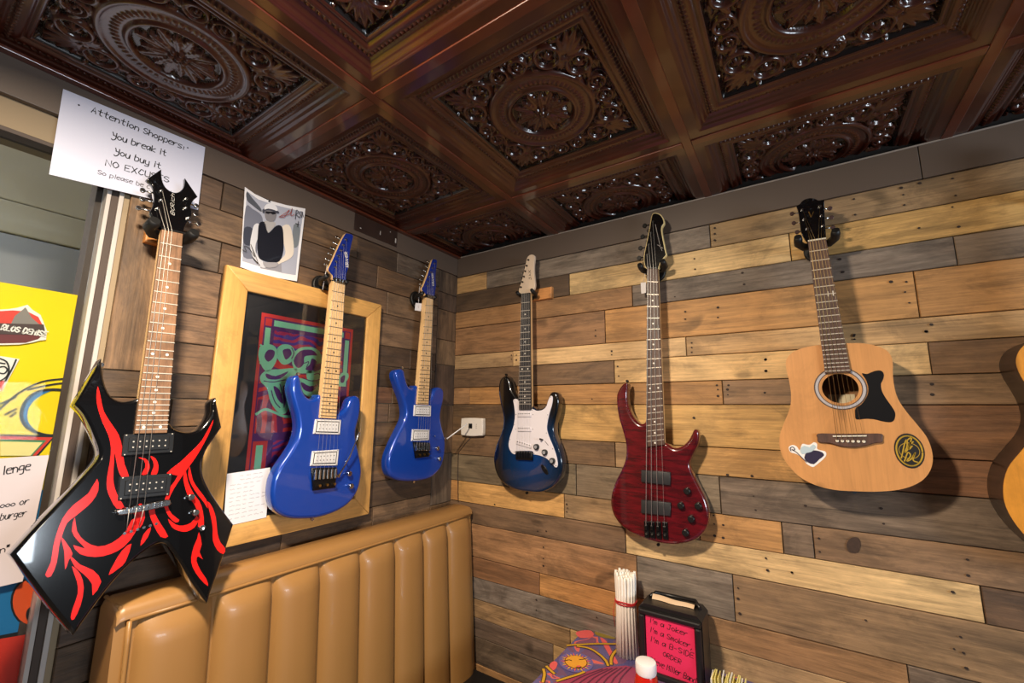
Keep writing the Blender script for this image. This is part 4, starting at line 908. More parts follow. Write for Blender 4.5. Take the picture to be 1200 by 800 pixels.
pg = G.slab('pickguard', catmull(G.uvs(zc([(170, 205), (192, 200), (206, 222), (206, 262), (250, 268), (288, 262), (315, 272), (350, 268), (375, 245), (390, 202), (402, 180), (415, 187), (412, 230), (395, 290), (383, 345), (380, 390), (395, 440), (420, 500), (440, 560), (447, 612), (434, 627), (408, 600), (370, 566), (320, 549), (296, 545), (290, 526), (240, 524), (196, 526), (180, 545), (160, 535), (145, 510), (140, 480), (150, 430), (170, 370), (180, 300), (174, 240)]), D), 3), D, D+.0025, PG, None, .0008, 1, 0)
for p in ((178, 212), (175, 360), (150, 452), (178, 530), (300, 540), (402, 187), (385, 298), (377, 412), (416, 510), (436, 615), (290, 268), (187, 296), (187, 388), (292, 296), (292, 388)): G.disc('guard_screw', G.uv(*zc([p])[0], D), .0016, D+.0024, D+.0034, BLACKM, pg, 8)
for q in ([(200, 284), (280, 282), (282, 310), (200, 312)], [(200, 374), (280, 372), (282, 402), (200, 402)], [(192, 456), (284, 484), (282, 508), (188, 480)]):
    Q = G.uvs(zc(q), D); pk = G.slab('pickup', Q, D+.002, D+.006, PG, None, .0016, 2, 0); a = lerp(Q[0], Q[3], .28); b = lerp(Q[1], Q[2], .28)
    G.slab('pickup_edge', [lerp(Q[0], Q[3], .9), lerp(Q[1], Q[2], .9), lerp(Q[1], Q[2], 1.08), lerp(Q[0], Q[3], 1.08)], D+.002, D+.0035, mat('grey_edge', (120, 116, 124), .5), pk, 0)
    for k in range(6): G.disc('pole_piece', lerp(a, b, (k+.6)/6.2), .0021, D+.006, D+.0072, BLACKM, pk, 8)
K = neck_parts(G, (610.7, 345), (620.6, 344), (608, 480.3), (622, 480.3), (615.5, 531), EBONY, D, 21, DOT, nutm=BLACKP)
br = G.slab('bridge', G.uvs(zc([(190, 524), (292, 528), (294, 582), (192, 576)]), D), D+.001, D+.012, BLACKM, None, .002, 2, 0)
for k in range(6): G.rect('saddle', lerp(G.uv(*zc([(202, 545)])[0], D), G.uv(*zc([(284, 548)])[0], D), k/5), .0085, .022, D+.011, D+.017, BLACKM, br, .0015)
for p in ((318, 498), (370, 532), (417, 585)): knob(G, G.uv(*zc([p])[0], D), D+.0025, .0115, .012, BLACKP, 'control_knob', mat('knob_number_ring', (150, 150, 155), .4))
sw = G.uv(*zc([(357, 455)])[0], D); G.tube('pickup_selector', [(sw[0], sw[1], D), (sw[0]-.006, sw[1]+.004, D+.018)], [.002, .004], BLACKP); G.rect('selector_slot', G.uv(*zc([(378, 475)])[0], D), .022, .0018, D+.0024, D+.003, BLACKM, None, 0, -.8)
jc = G.uv(*zc([(365, 640)])[0], D); G.disc('output_jack', jc, .022, D-.001, D+.0025, BLACKM, None, 20, .001, .0095, -.85); G.disc('jack_socket', jc+np.array([0, .002]), .005, D+.0025, D+.005, BLACKP, None, 12)
zhs = Z(590, 290, 11.43); HD = .083
hs = G.slab('headstock', catmull(G.uvs(zhs([(215, 620), (205, 565), (225, 500), (250, 420), (270, 330), (295, 220), (310, 150), (335, 110), (375, 92), (410, 105), (415, 150), (405, 230), (405, 330), (415, 430), (420, 500), (405, 560), (365, 605), (345, 628), (235, 632)]), HD), 3), HD-.014, HD, mat('cream_headstock', (222, 200, 176), .4), None, .0015, 2)
for p in ((337, 168), (315, 245), (295, 318), (278, 390), (258, 462), (238, 532)): tuner(G, G.uv(*zhs([p])[0], HD), HD, (-1, .1), .017, BLACKM, BLACKM, key=.008)
G.text('lettering', 'JAX', G.uv(*zhs([(372, 425)])[0], HD), G.uv(*zhs([(362, 300)])[0], HD), .0095, HD+.0005, INK, hs, .002, 0)
strap_button(G, G.uv(*zc([(125, 48)])[0], .065), .065, BLACKM); strap_button(G, G.uv(*zc([(253, 786)])[0], .062), .062, BLACKM)
tp_ = [lerp(K['NL'], K['NR'], (k+.7)/6.4) for k in range(6)]; bt = [lerp(G.uv(*zc([(202, 535)])[0], D), G.uv(*zc([(284, 537)])[0], D), k/5) for k in range(6)]
strings(G, K, tp_, bt, [G.uv(*zhs([p])[0], HD) for p in ((238, 532), (258, 462), (278, 390), (295, 318), (315, 245), (337, 168))], D+.0172, .0004, .00025)
w0 = K['N0']+np.array([G.u0, G.z0])
hanger('R', 'guitar_hanger', 'black forked hook on small pine block holding the cream headstock', w0[0], w0[1]+.006, .080, .036, None, wood_mat('hanger_pine', (206, 142, 82), .5, 0, .3, 0, .5), block=(.035, .004, .115, .050))

# ---------------- red bass
G = Frame('R', 'bass_guitar', .995, -.43, 'translucent dark red four-string bass guitar with black hardware', 'guitar', 'guitars hung on the plank walls')
zr = Z(700, 430, 3.636); D = .085
def quilt():
    m = bpy.data.materials.new('quilted_red'); m.use_nodes = True; nt = m.node_tree; N = nt.nodes.new; L = nt.links.new; b = nt.nodes['Principled BSDF']
    tc = N('ShaderNodeTexCoord'); mp = N('ShaderNodeMapping'); mp.inputs['Scale'].default_value = (16, 16, 85); n = N('ShaderNodeTexNoise'); n.inputs['Scale'].default_value = 1.0; n.inputs['Detail'].default_value = 3; n.inputs['Distortion'].default_value = .6
    L(tc.outputs['Object'], mp.inputs[0]); L(mp.outputs[0], n.inputs[0]); L(ramp(nt, n.outputs['Fac'], [(.25, (54, 4, 11)), (.5, (84, 6, 16)), (.75, (110, 12, 24))]), b.inputs['Base Color'])
    b.inputs['Roughness'].default_value = .25; b.inputs['Coat Weight'].default_value = 1; return m
G.slab('body', catmull(G.uvs(zr([(80, 130), (90, 96), (110, 71), (126, 68), (128, 85), (125, 120), (130, 165), (150, 210), (178, 240), (200, 238), (212, 218), (250, 268), (286, 318), (300, 328), (325, 345), (355, 340), (385, 315), (402, 285), (412, 266), (426, 268), (433, 290), (428, 330), (406, 375), (392, 410), (403, 450), (432, 510), (457, 560), (473, 615), (473, 660), (457, 700), (420, 735), (370, 752), (310, 757), (240, 745), (170, 720), (110, 685), (72, 640), (56, 590), (58, 545), (75, 490), (100, 440), (118, 390), (120, 330), (105, 270), (86, 200)]), D), 4), D-.042, D, quilt(), None, .010, 4, .008)
K = neck_parts(G, (758, 313.8), (770.6, 315), (757.2, 523.5), (778.4, 521), (768.5, 617), ROSED, D, 24, DOT, nutm=BLACKP)
for q in ([(190, 437), (313, 447), (314, 502), (190, 488)], [(190, 563), (315, 576), (314, 632), (190, 620)]): G.slab('pickup', G.uvs(zr(q), D), D, D+.010, mat('grey_black_plastic', (44, 44, 46), .45), None, .002, 2, 0)
for k, x in enumerate((213, 237, 263, 291)):
    s = G.uv(*zr([(x, 690+k*1.5)])[0], D); bq = G.rect('bridge', s, .0165, .052, D, D+.008, BLACKM, None, .0015); G.rect('saddle', s+np.array([0, .008]), .009, .015, D+.008, D+.016, BLACKM, bq, .002); G.disc('saddle_screw', s+np.array([0, -.012]), .0035, D+.008, D+.014, CHROME, bq, 10)
for p in ((385, 527), (358, 588), (432, 590), (402, 645), (378, 703)): knob(G, G.uv(*zr([p])[0], D), D, .0105, .015, BLACKP)
zbh = Z(730, 240, 8); HD = .083
lp = catmull(G.uvs(zbh([(268, 95), (300, 72), (350, 86), (380, 128), (388, 172), (368, 205), (366, 250), (385, 350), (400, 430), (408, 470), (372, 512), (345, 560), (326, 602), (224, 602), (196, 545), (195, 470), (215, 370), (235, 270), (252, 180)]), HD), 3)
G.slab('headstock', lp, HD-.016, HD-.001, mat('cream_binding', (216, 196, 140), .4), None, .001, 1); hf = G.slab('headstock_face', inset(lp, .003), HD-.0012, HD+.0008, GBLK, None, .001, 1, 0)
G.stroke('logo', [G.uvs(zbh(l), HD) for l in ([(305, 185), (330, 300), (345, 365)], [(325, 375), (355, 395), (378, 408)], [(345, 360), (352, 395), (368, 430)])], .0022, HD+.0014, PGRY, hf)
for p in ((285, 160), (265, 265), (245, 375), (232, 470)):
    tuner(G, G.uv(*zbh([p])[0], HD), HD, (-1, .05), .030, BLACKM, BLACKM, key=.013)
tp_ = [lerp(K['NL'], K['NR'], f) for f in (.12, .37, .63, .88)]; bt = [G.uv(*zr([(x, 672)])[0], D) for x in (213, 237, 263, 291)]
strings(G, K, tp_, bt, [G.uv(*zbh([p])[0], HD) for p in ((232, 470), (245, 375), (265, 265), (285, 160))], D+.0165, .0013, .0006)
strap_button(G, G.uv(*zr([(128, 60)])[0], .065), .065, BLACKM); strap_button(G, G.uv(*zr([(260, 756)])[0], .062), .062, BLACKM)
w0 = K['N0']+np.array([G.u0, G.z0])
hanger('R', 'guitar_hanger', 'black forked hook under the black bass headstock', w0[0], w0[1]+.012, .084, .040, None, RUBBER, rodr=.0105)
Tg = Frame('R', 'price_tag', .985, .33, 'small white tag on the plank beside the bass neck', 'tag')
q = Tg.uvs(Z(690, 230, 4)([(243, 405), (268, 402), (268, 452), (246, 456)]), .05); Tg.slab('card', q, .0495, .0505, PAPER, None, 0); c = (q[0]+q[1])/2
e = Tg.uv(758, 316, .07); Tg.tube('string_loop', [(c[0], c[1], .05), (e[0]-.012, e[1]-.02, .06), (e[0]-.004, e[1], .07)], .0007, PAPER, None, 5)

# ---------------- natural acoustic
def acoustic(G, outline, D, depth, topm, sidem):
    lp = catmull(outline, 4); G.slab('body', lp, D-depth, D-.002, sidem, None, 0.002, 2, .004); return lp
SPR = wood_mat('spruce_top', (202, 144, 88), .35, 2, .1, .3, .28); MAH = wood_mat('dark_side', (58, 36, 26), .35, 0, .2, .3)
def ring_slab(G, name, c, ro, ri, d0, d1, m, parent=None, n=48):
    V = []; Fs = []
    for r in (ro, ri):
        for d in (d0, d1):
            for k in range(n): a = 2*math.pi*k/n; V.append((c[0]+r*math.cos(a), -d, c[1]+r*math.sin(a)))
    for k in range(n):
        j = (k+1) % n; Fs += [(k, j, n+j, n+k), (2*n+k, 2*n+j, 3*n+j, 3*n+k), (n+k, n+j, 3*n+j, 3*n+k), (k, j, 2*n+j, 2*n+k)]
    return mesh(name, V, Fs, m, parent or G.root)
def holed_top(G, name, loop, c, r, d0, d1, m):
    """front plate with a round sound hole"""
    n = len(loop); V = []; Fs = []
    ang = [math.atan2(p[1]-c[1], p[0]-c[0]) for p in loop]
    for d in (d0, d1):
        V += [(p[0], -d, p[1]) for p in loop]; V += [(c[0]+r*math.cos(a), -d, c[1]+r*math.sin(a)) for a in ang]
    for k in range(n):
        j = (k+1) % n
        Fs += [(k, j, n+j, n+k), (2*n+k, 2*n+j, 3*n+j, 3*n+k), (k, j, 2*n+j, 2*n+k), (n+k, n+j, 3*n+j, 3*n+k)]
    return mesh(name, V, Fs, m, G.root)
G = Frame('R', 'acoustic_guitar', 1.5, -.21, 'natural wood acoustic guitar with black pickguard and two stickers', 'guitar', 'guitars hung on the plank walls')
D = .130; zg = Z(900, 390, 4)
ol = G.uvs(zg([(85, 130), (110, 95), (150, 75), (200, 62), (250, 55), (315, 50), (380, 48), (440, 48), (500, 58), (550, 78), (575, 105), (585, 140), (585, 190), (592, 250), (610, 310), (650, 370), (700, 430), (745, 490), (768, 550), (772, 600), (760, 645), (730, 685), (680, 715), (610, 735), (520, 743), (420, 742), (310, 735), (220, 712), (150, 675), (95, 620), (65, 570), (53, 520), (58, 470), (80, 410), (103, 350), (108, 290), (100, 230), (88, 180)]), D)
lp = catmull(ol, 4)
cs = (G.uv(*zg([(250, 258)])[0], D)+G.uv(*zg([(428, 258)])[0], D))/2; cs[1] = (G.uv(*zg([(340, 196)])[0], D)[1]+G.uv(*zg([(340, 324)])[0], D)[1])/2
rs_ = .0395
INS = mat('inside_wood', (150, 106, 66), .7)
# hollow body: sides, back, top with hole
n = len(lp); V = [(p[0], -dd, p[1]) for dd in (D-.098, D-.003) for p in lp]
mesh('body', V, [(k, (k+1) % n, n+(k+1) % n, n+k) for k in range(n)]+[tuple(range(n))], MAH, G.root, True)
holed_top(G, 'soundboard', lp, cs, rs_, D-.003, D, SPR)
G.slab('inside_back', inset(lp, .006), D-.0975, D-.0960, INS, None, 0)
rr = ring_slab(G, 'rosette', cs, .0545, .0485, D, D+.0004, mat('rosette_grey', (176, 172, 176), .4)); ring_slab(G, 'rosette_line', cs, .0575, .0545, D, D+.0003, mat('rosette_dark', (90, 72, 62), .4), rr); ring_slab(G, 'rosette_line', cs, .0485, .0465, D, D+.0003, mat('rosette_dark', (90, 72, 62), .4), rr)
G.rect('brace_label', cs+np.array([.008, -.03]), .06, .035, D-.0955, D-.0945, mat('cream_label', (226, 210, 176), .6), None, 0)
G.slab('pickguard', catmull(G.uvs(zg([(440, 190), (465, 192), (500, 178), (530, 177), (543, 195), (538, 220), (529, 240), (535, 275), (555, 310), (580, 345), (596, 375), (592, 405), (575, 418), (540, 415), (500, 405), (460, 402), (415, 405), (408, 385), (411, 352), (436, 335), (462, 300), (470, 262), (460, 222)]), D), 3), D, D+.0014, mat('pickguard_black', (20, 19, 21), .3), None, .0004, 1, 0)
br = G.slab('bridge', catmull(G.uvs(zg([(233, 472), (300, 471), (380, 472), (460, 471), (530, 472), (535, 490), (533, 512), (500, 516), (450, 530), (400, 536), (340, 531), (290, 516), (238, 512), (231, 492)]), D), 3), D, D+.008, ROSED, None, .002, 2, 0)
A = G.uv(*zg([(302, 483)])[0], D); B = G.uv(*zg([(460, 481)])[0], D); G.slab('saddle', [A-np.array([0, .0015]), B-np.array([0, .0015]), B+np.array([0, .0015]), A+np.array([0, .0015])], D+.007, D+.0115, BONE, br, 0)
pins = [lerp(G.uv(*zg([(323, 505)])[0], D), G.uv(*zg([(447, 508)])[0], D), k/5) for k in range(6)]
for p in pins: G.disc('bridge_pin', p, .0036, D+.007, D+.0115, BONE, br, 12, .001)
K = neck_parts(G, (947, 283), (968, 279.8), (967, 437.5), (997, 436), (996, 510.5), ROSED, D, 20, DOT, marks=(), double=(), neckm=MAH, nutm=BONE)
for f, w in ((.62, .0), (.86, 0)):
    a, b = K['side'](K['Ln']*.42); G.rect('inlay_bar', lerp(a, b, f), .0022, .014, K['dt']-.0002, K['dt']+.0005, DOT, None, 0)
zah = Z(910, 225, 8.889); HD = .126
hs = G.slab('headstock', catmull(G.uvs(zah([(205, 145), (240, 125), (278, 84), (340, 62), (400, 68), (440, 85), (498, 78), (500, 160), (505, 300), (515, 440), (514, 488), (330, 517), (300, 495), (258, 425), (240, 300), (225, 200)]), HD), 3, {0, 6, 10, 11}), HD-.015, HD, GBLK, None, .0015, 2)
G.stroke('logo', [G.uvs(zah(l), HD) for l in ([(332, 205), (358, 265)], [(358, 265), (385, 205)], [(340, 205), (360, 258)])], .0009, HD+.0005, GOLDM, hs)
for p, a in (((265, 190), (-1, .15)), ((285, 290), (-1, .15)), ((320, 385), (-1, .15)), ((450, 155), (1, -.1)), ((465, 250), (1, -.1)), ((480, 355), (1, -.1))):
    tuner(G, G.uv(*zah([p])[0], HD), HD, a, .020, CHROME, mat('tuner_pearl', (86, 66, 66), .3, .4), key=.009)
tp_ = [lerp(K['NL'], K['NR'], (k+.6)/6.2) for k in range(6)]
strings(G, K, tp_[:4]+tp_[4:], pins, [G.uv(*zah([p])[0], HD) for p in ((320, 385), (285, 290), (265, 190), (450, 155), (465, 250), (480, 355))], D+.0115, .0007, .0003, mat('bronze_string', (196, 168, 112), .35, 1.0))
strap_button(G, G.uv(*zg([(405, 744)])[0], .09), .09)
# stickers on the top
S1 = Frame('R', 'cutout_sticker', 1.43, -.16, 'white-edged cutout sticker with a dark robe shape on the acoustic', 'sticker')
dS = D+.0008
S1.flat('backing', catmull(S1.uvs(zg([(97, 535), (115, 525), (135, 532), (148, 550), (160, 520), (185, 524), (200, 522), (215, 512), (230, 520), (232, 545), (268, 555), (272, 575), (255, 595), (225, 620), (208, 628), (180, 612), (165, 590), (135, 568), (105, 558)]), dS), 3), dS, PWHT)
S1.flat('robe', catmull(S1.uvs(zg([(185, 555), (225, 550), (255, 560), (262, 575), (240, 592), (215, 615), (185, 605), (170, 585)]), dS), 2), dS+.0006, mat('print_dark_purple', (46, 40, 66), .4))
S1.flat('pale_shape', catmull(S1.uvs(zg([(150, 545), (170, 528), (195, 535), (212, 522), (225, 535), (205, 556), (180, 562), (160, 568)]), dS), 2), dS+.0008, mat('print_pale_blue', (182, 200, 208), .4))
S1.stroke('staff', [S1.uvs(zg([(112, 545), (135, 560), (180, 605)]), dS), catmull(S1.uvs(zg([(108, 552), (104, 540), (116, 534), (126, 545), (116, 550)]), dS), 3, closed=False)], .0022, dS+.0010, mat('print_dark_purple', (46, 40, 66), .4))
S2 = Frame('R', 'round_sticker', 1.65, -.14, 'round black sticker with gold script on the acoustic', 'sticker')
cc = S2.uv(*zg([(662, 552)])[0], dS); rx = abs(S2.uv(*zg([(734, 552)])[0], dS)[0]-cc[0]); rz = abs(S2.uv(*zg([(662, 634)])[0], dS)[1]-cc[1])
GOLDP = mat('print_gold', (206, 168, 62), .35, .3)
S2.disc('backing', cc, rx, dS-.0006, dS, BLK, None, 32, 0, rz); rr = ring_slab(S2, 'gold_ring', cc, rx*.70, rx*.66, dS, dS+.0004, GOLDP)
S2.stroke('script', [catmull(S2.uvs(zg(l), dS), 4, closed=False) for l in ([(625, 585), (640, 520), (650, 500), (652, 530), (640, 560), (655, 545), (668, 510), (660, 545), (675, 530)], [(640, 600), (655, 560), (668, 575), (650, 600), (672, 590), (690, 560), (680, 595), (700, 605)], [(655, 500), (672, 490), (668, 515), (680, 510)])], .0026, dS+.0006, GOLDP)
S2.stroke('rim_lettering', [[cc+np.array([rx*.85*math.cos(a), rz*.85*math.sin(a)]), cc+np.array([rx*.85*math.cos(a+.05), rz*.85*math.sin(a+.05)])] for a in [k*.12 for k in range(52)] ], .0032, dS+.0006, GOLDP)
w0 = K['N0']+np.array([G.u0, G.z0])
hanger('R', 'guitar_hanger', 'black forked hook under the acoustic headstock', w0[0], w0[1]+.012, .122, .044, None, RUBBER, rodr=.0115)

# ---------------- honey acoustic cut by the frame edge
G = Frame('R', 'acoustic_guitar', 1.965, -.335, 'amber honey acoustic guitar hung to the right of the natural one', 'guitar', 'guitars hung on the plank walls')
D = .130
half = [(0.0, 0.0), (.07, .004), (.13, .026), (.172, .066), (.196, .118), (.199, .165), (.186, .215), (.160, .256), (.136, .292), (.124, .325), (.124, .36), (.132, .395), (.142, .43), (.143, .462), (.128, .492), (.095, .510), (.05, .518)]
ol = [np.array((x, z)) for x, z in half]+[np.array((-x, z)) for x, z in half[:0:-1]]
lp = catmull(ol, 4); n = len(lp)
AMB = wood_mat('amber_top', (216, 144, 52), .3, 2, .1, .5, .3)
mesh('body', [(p[0], -dd, p[1]) for dd in (D-.100, D-.003) for p in lp], [(k, (k+1) % n, n+(k+1) % n, n+k) for k in range(n)]+[tuple(range(n))], MAH, G.root, True)
cs = np.array((0, .345)); holed_top(G, 'soundboard', lp, cs, .048, D-.003, D, AMB)
G.slab('binding', lp, D-.006, D-.0032, mat('binding_dark', (70, 44, 26), .4), None, 0) if False else None
ring_slab(G, 'rosette', cs, .062, .056, D, D+.0004, mat('rosette_dark', (90, 72, 62), .4))
G.slab('bridge', catmull([np.array(p) for p in ((-.085, .150), (0, .152), (.085, .150), (.085, .130), (.03, .124), (-.03, .124), (-.085, .130))], 3), D, D+.008, ROSED, None, .002, 2, 0)
G.slab('neck', [(-.022, .51), (.022, .51), (.019, .86), (-.019, .86)], D-.021, D, MAH, None, 0, 3, .010); G.slab('fretboard', [(-.026, .395), (.026, .395), (.0215, .86), (-.0215, .86)], D, D+.008, ROSED, None, .001, 1, 0)
hsx = G.slab('headstock', [(-.024, .86), (.024, .86), (.036, .90), (.034, .985), (.0, .99), (-.034, .985), (-.036, .90)], D-.016, D-.002, GBLK, None, .001, 1)
for z in (.895, .925, .955):
    for s in (-1, 1): tuner(G, np.array((s*.022, z)), D-.002, (s, 0), .022, CHROME, CHROME, key=.009)
for k in range(6): G.tube('string', [(-.022+.0088*k, .14, D+.010), (-.017+.0068*k, .86, D+.0105)], .0004, STEEL, None, 5)
hanger('R', 'guitar_hanger', 'black forked hook under the amber acoustic headstock', 1.965, .535, .122, .044, None, RUBBER, rodr=.0115)

# ================================================================== THERMOSTAT
th = Frame('R', 'thermostat', .136, -.12, 'small white wall sensor box with dark display in the corner', 'thermostat')
q = th.uvs(Z(530, 470, 6.15)([(65, 122), (218, 124), (217, 248), (62, 244)]), .035)
th.slab('case', catmull([q[0], (q[0]+q[1])/2+np.array([0, .002]), q[1], (q[1]+q[2])/2+np.array([.002, 0]), q[2], (q[2]+q[3])/2-np.array([0, .004]), q[3], (q[3]+q[0])/2-np.array([.002, 0])], 4, {0, 2, 4, 6}), .0146, .036, mat('ivory_plastic', (226, 218, 208), .4), None, .004, 3, 0)
c = th.uv(*Z(530, 470, 6.15)([(131, 178)])[0], .036); th.rect('display', c, .021, .022, .0355, .0367, BLACKP, None, 0)
for dz in (.008, 0, -.008): th.rect('button', c+np.array([.034, dz]), .003, .0035, .0355, .0368, PGRY, None, 0)
wz = Frame('R', 'sensor_wire', .05, -.42, 'thin dark wire running down from the wall sensor box', 'wire')
wz.tube('wire', [(*wz.uv(*p, .017), .017) for p in ((552, 512), (545, 520), (537, 530), (536.5, 560), (537, 588))], .0016, mat('brown_wire', (60, 46, 38), .6), None, 6)

# ================================================================== BOOTH
VIN = mat('tan_vinyl', (158, 116, 66), .38, 0, .12, .5, noise=.05, nscale=9, bump=.12)
bt_ = empty('booth_bench', (.12, -.63, 0)); tag(bt_, 'tan vinyl booth bench with vertical channelled back and dark seat', 'booth')
BX, BY = .12, -.63
def W(p): return (p[0]-BX, p[1]-BY, p[2]+CZ)
Y0, Y1 = -1.222, -.030; ZT = -.418; ZB = -1.08
def xf(z): return .150+(-.45-z)*.07
# back shell
prof = [(.030, -CZ+.08), (.045, ZT-.02), (.06, ZT-.004), (.10, ZT), (.145, ZT-.004), (.158, ZT-.016), (.160, ZT-.032), (.150, ZT-.036), (xf(ZB), ZB), (xf(ZB), -CZ+.08)]
prof = [(a, b) for a, b in prof]
def sweep_y(name, prof, ys, m, parent, end_in=.012):
    V = []; Fs = []; n = len(prof); c = np.mean(np.array(prof), 0); secs = []
    for y, k in ys:
        for a, b in prof: V.append(W((c[0]+(a-c[0])*k, y, c[1]+(b-c[1])*k)))
    m_ = len(ys)
    for i in range(m_-1):
        for k in range(n): Fs.append((i*n+k, i*n+(k+1) % n, (i+1)*n+(k+1) % n, (i+1)*n+k))
    Fs += [tuple(range(n)), tuple(range((m_-1)*n, m_*n))]
    o = mesh(name, V, Fs, m, parent, True); o.data.set_sharp_from_angle(angle=math.radians(45)); return o
sweep_y('back_shell', prof, [(Y0, .97), (Y0+.006, .992), (Y0+.014, 1), (Y1-.012, 1), (Y1, .985)], VIN, bt_)
sm = [-1.190, -1.035, -.892, -.752, -.611, -.465, -.327, -.192, -.045]
def channel(y0, y1):
    nu, nv = 20, 30; V = []; Fs = []; ztop = ZT-.040; zbot = ZB
    for j in range(nv+1):
        t = j/nv; tt = 1-(1-t)**1.0; z = zbot+(ztop-zbot)*(1-(1-t)**1.0)
        for i in range(nu+1):
            s = i/nu; e = 1-abs(2*s-1)**2.4; dz_ = (ztop-z)/.045; top = min(1, max(0, dz_))**.5 if dz_ < 1 else 1
            x = xf(z)-.004+.034*(max(e, 0)**.55)*(.25+.75*top); V.append(W((x, y0+(y1-y0)*s, z)))
    for j in range(nv):
        for i in range(nu): a = j*(nu+1)+i; Fs.append((a, a+1, a+nu+2, a+nu+1))
    return mesh('back_channel', V, Fs, VIN, bt_, True)
for a, b in zip(sm[:-1], sm[1:]): channel(a+.0008, b-.0008)
tube('welt_piping', [W((xf(ZT-.03)+.009, y, ZT-.036)) for y in np.linspace(Y0+.022, Y1-.01, 12)], .0042, VIN, bt_, 8)
tube('welt_piping', [W((xf(z)+.009, Y0+.022, z)) for z in np.linspace(ZT-.036, ZB, 14)], .0048, VIN, bt_, 8)
tube('welt_piping', [W((x, Y0+.006, ZT-.008)) for x in np.linspace(.05, .15, 6)], .004, VIN, bt_, 8)
SEATM = mat('black_vinyl', (26, 24, 25), .45, bump=.1, nscale=60)
rounded_box('seat_cushion', .125-BX, .60-BX, Y0-BY, Y1-BY, ZB+CZ-.035, ZB+CZ+.03, SEATM, bt_, .022, 4, True)
rounded_box('seat_base', .06-BX, .56-BX, Y0+.01-BY, Y1-.01-BY, .08, ZB+CZ-.036, mat('dark_laminate', (40, 30, 26), .5), bt_, .003)
rounded_box('plinth', .05-BX, .52-BX, Y0+.02-BY, Y1-.02-BY, .0, .079, BLACKP, bt_, .002)

# ================================================================== TABLE
TZ = -.785
tb = empty('dining_table', (1.04, -.40, 0)); tag(tb, 'table with psychedelic sun patterned top pushed against the plank wall', 'table')
def tbase():
    m = bpy.data.materials.new('psychedelic_print'); m.use_nodes = True; nt = m.node_tree; N = nt.nodes.new; L = nt.links.new; b = nt.nodes['Principled BSDF']
    tc = N('ShaderNodeTexCoord'); n = N('ShaderNodeTexNoise'); n.inputs['Scale'].default_value = 9; n.inputs['Detail'].default_value = 1.5; n.inputs['Distortion'].default_value = 1.2
    L(tc.outputs['Object'], n.inputs[0])
    L(ramp(nt, n.outputs['Fac'], [(0, (86, 80, 130)), (.42, (112, 82, 116)), (.5, (98, 92, 140)), (.57, (222, 104, 100)), (.61, (128, 78, 108)), (.70, (146, 124, 56))], 'CONSTANT'), b.inputs['Base Color']); b.inputs['Roughness'].default_value = .3; b.inputs['Coat Weight'].default_value = .3
    return m
TX0, TX1, TY0, TY1 = .682, 1.40, -.80, -.017
rounded_box('table_top', TX0-1.04, TX1-1.04, TY0+.40, TY1+.40, TZ+CZ-.03, TZ+CZ, tbase(), tb, .002)
rounded_box('pedestal', -.04, .04, -.04, .04, .03, TZ+CZ-.03, BLACKM, tb, .004); rounded_box('foot_plate', -.25, .25, -.25, .25, 0, .03, BLACKM, tb, .008)
zt_ = Z(600, 720, 7.5)
def tp2(pts): return [hit(x, y, 2, TZ)[:2] for x, y in zt_(pts)]
def tflat(name, loop, m, lay, sub=0):
    lp = catmull(loop, sub) if sub else loop
    z = TZ+CZ+.0004+.0003*lay; return mesh(name, [(p[0]-1.04, p[1]+.40, z) for p in lp], [tuple(range(len(lp)))], m, tb)
def tstroke(name, pts, wd, m, lay, sub=5):
    ln = catmull(pts, sub, closed=False); V = []; Fs = []; z = TZ+CZ+.0004+.0003*lay
    for i, p in enumerate(ln):
        t = ln[min(i+1, len(ln)-1)]-ln[max(i-1, 0)]; t = t/np.hypot(*t); nn = np.array([-t[1], t[0]])*wd/2
        V += [(p[0]+nn[0]-1.04, p[1]+nn[1]+.40, z), (p[0]-nn[0]-1.04, p[1]-nn[1]+.40, z)]
    for i in range(len(ln)-1): Fs.append((2*i, 2*i+1, 2*i+3, 2*i+2))
    return mesh(name, V, Fs, m, tb)
TG = mat('print_table_gold', (206, 160, 48), .35); TS = mat('print_sun', (232, 164, 56), .35); TK = mat('print_table_dark', (56, 38, 24), .4); TCor = mat('print_coral', (226, 96, 96), .35); TMag = mat('print_magenta', (158, 62, 92), .35); TMd = mat('print_plum', (96, 38, 66), .35); TOl = mat('print_olive', (142, 122, 44), .35); TBl = mat('print_violet', (104, 96, 156), .35)
tflat('printed_blob', tp2([(560, 160), (620, 140), (690, 140), (720, 175), (690, 200), (600, 205)]), TCor, 1, 3); tflat('printed_blob', tp2([(330, 440), (370, 410), (400, 430), (380, 480), (345, 490)]), TCor, 1, 3); tflat('printed_blob', tp2([(775, 200), (830, 235), (880, 330), (930, 420), (900, 430), (850, 350), (800, 260)]), TCor, 1, 3)
tflat('printed_leaf', tp2([(725, 160), (760, 140), (830, 150), (905, 185), (900, 215), (820, 205), (750, 185)]), TOl, 1, 3)
tflat('printed_fan', tp2([(360, 605), (480, 560), (640, 505), (840, 462), (1000, 450), (1090, 470), (1150, 560), (1150, 900), (500, 1000), (300, 800)]), TMag, 2, 0)
for k in range(7):
    a = (470+k*75, 640+k*8); b = (800+k*42, 480-k*3); tstroke('printed_streak', tp2([a, ((a[0]+b[0])/2-30, (a[1]+b[1])/2-8), b]), .005, TMd, 3, 3)
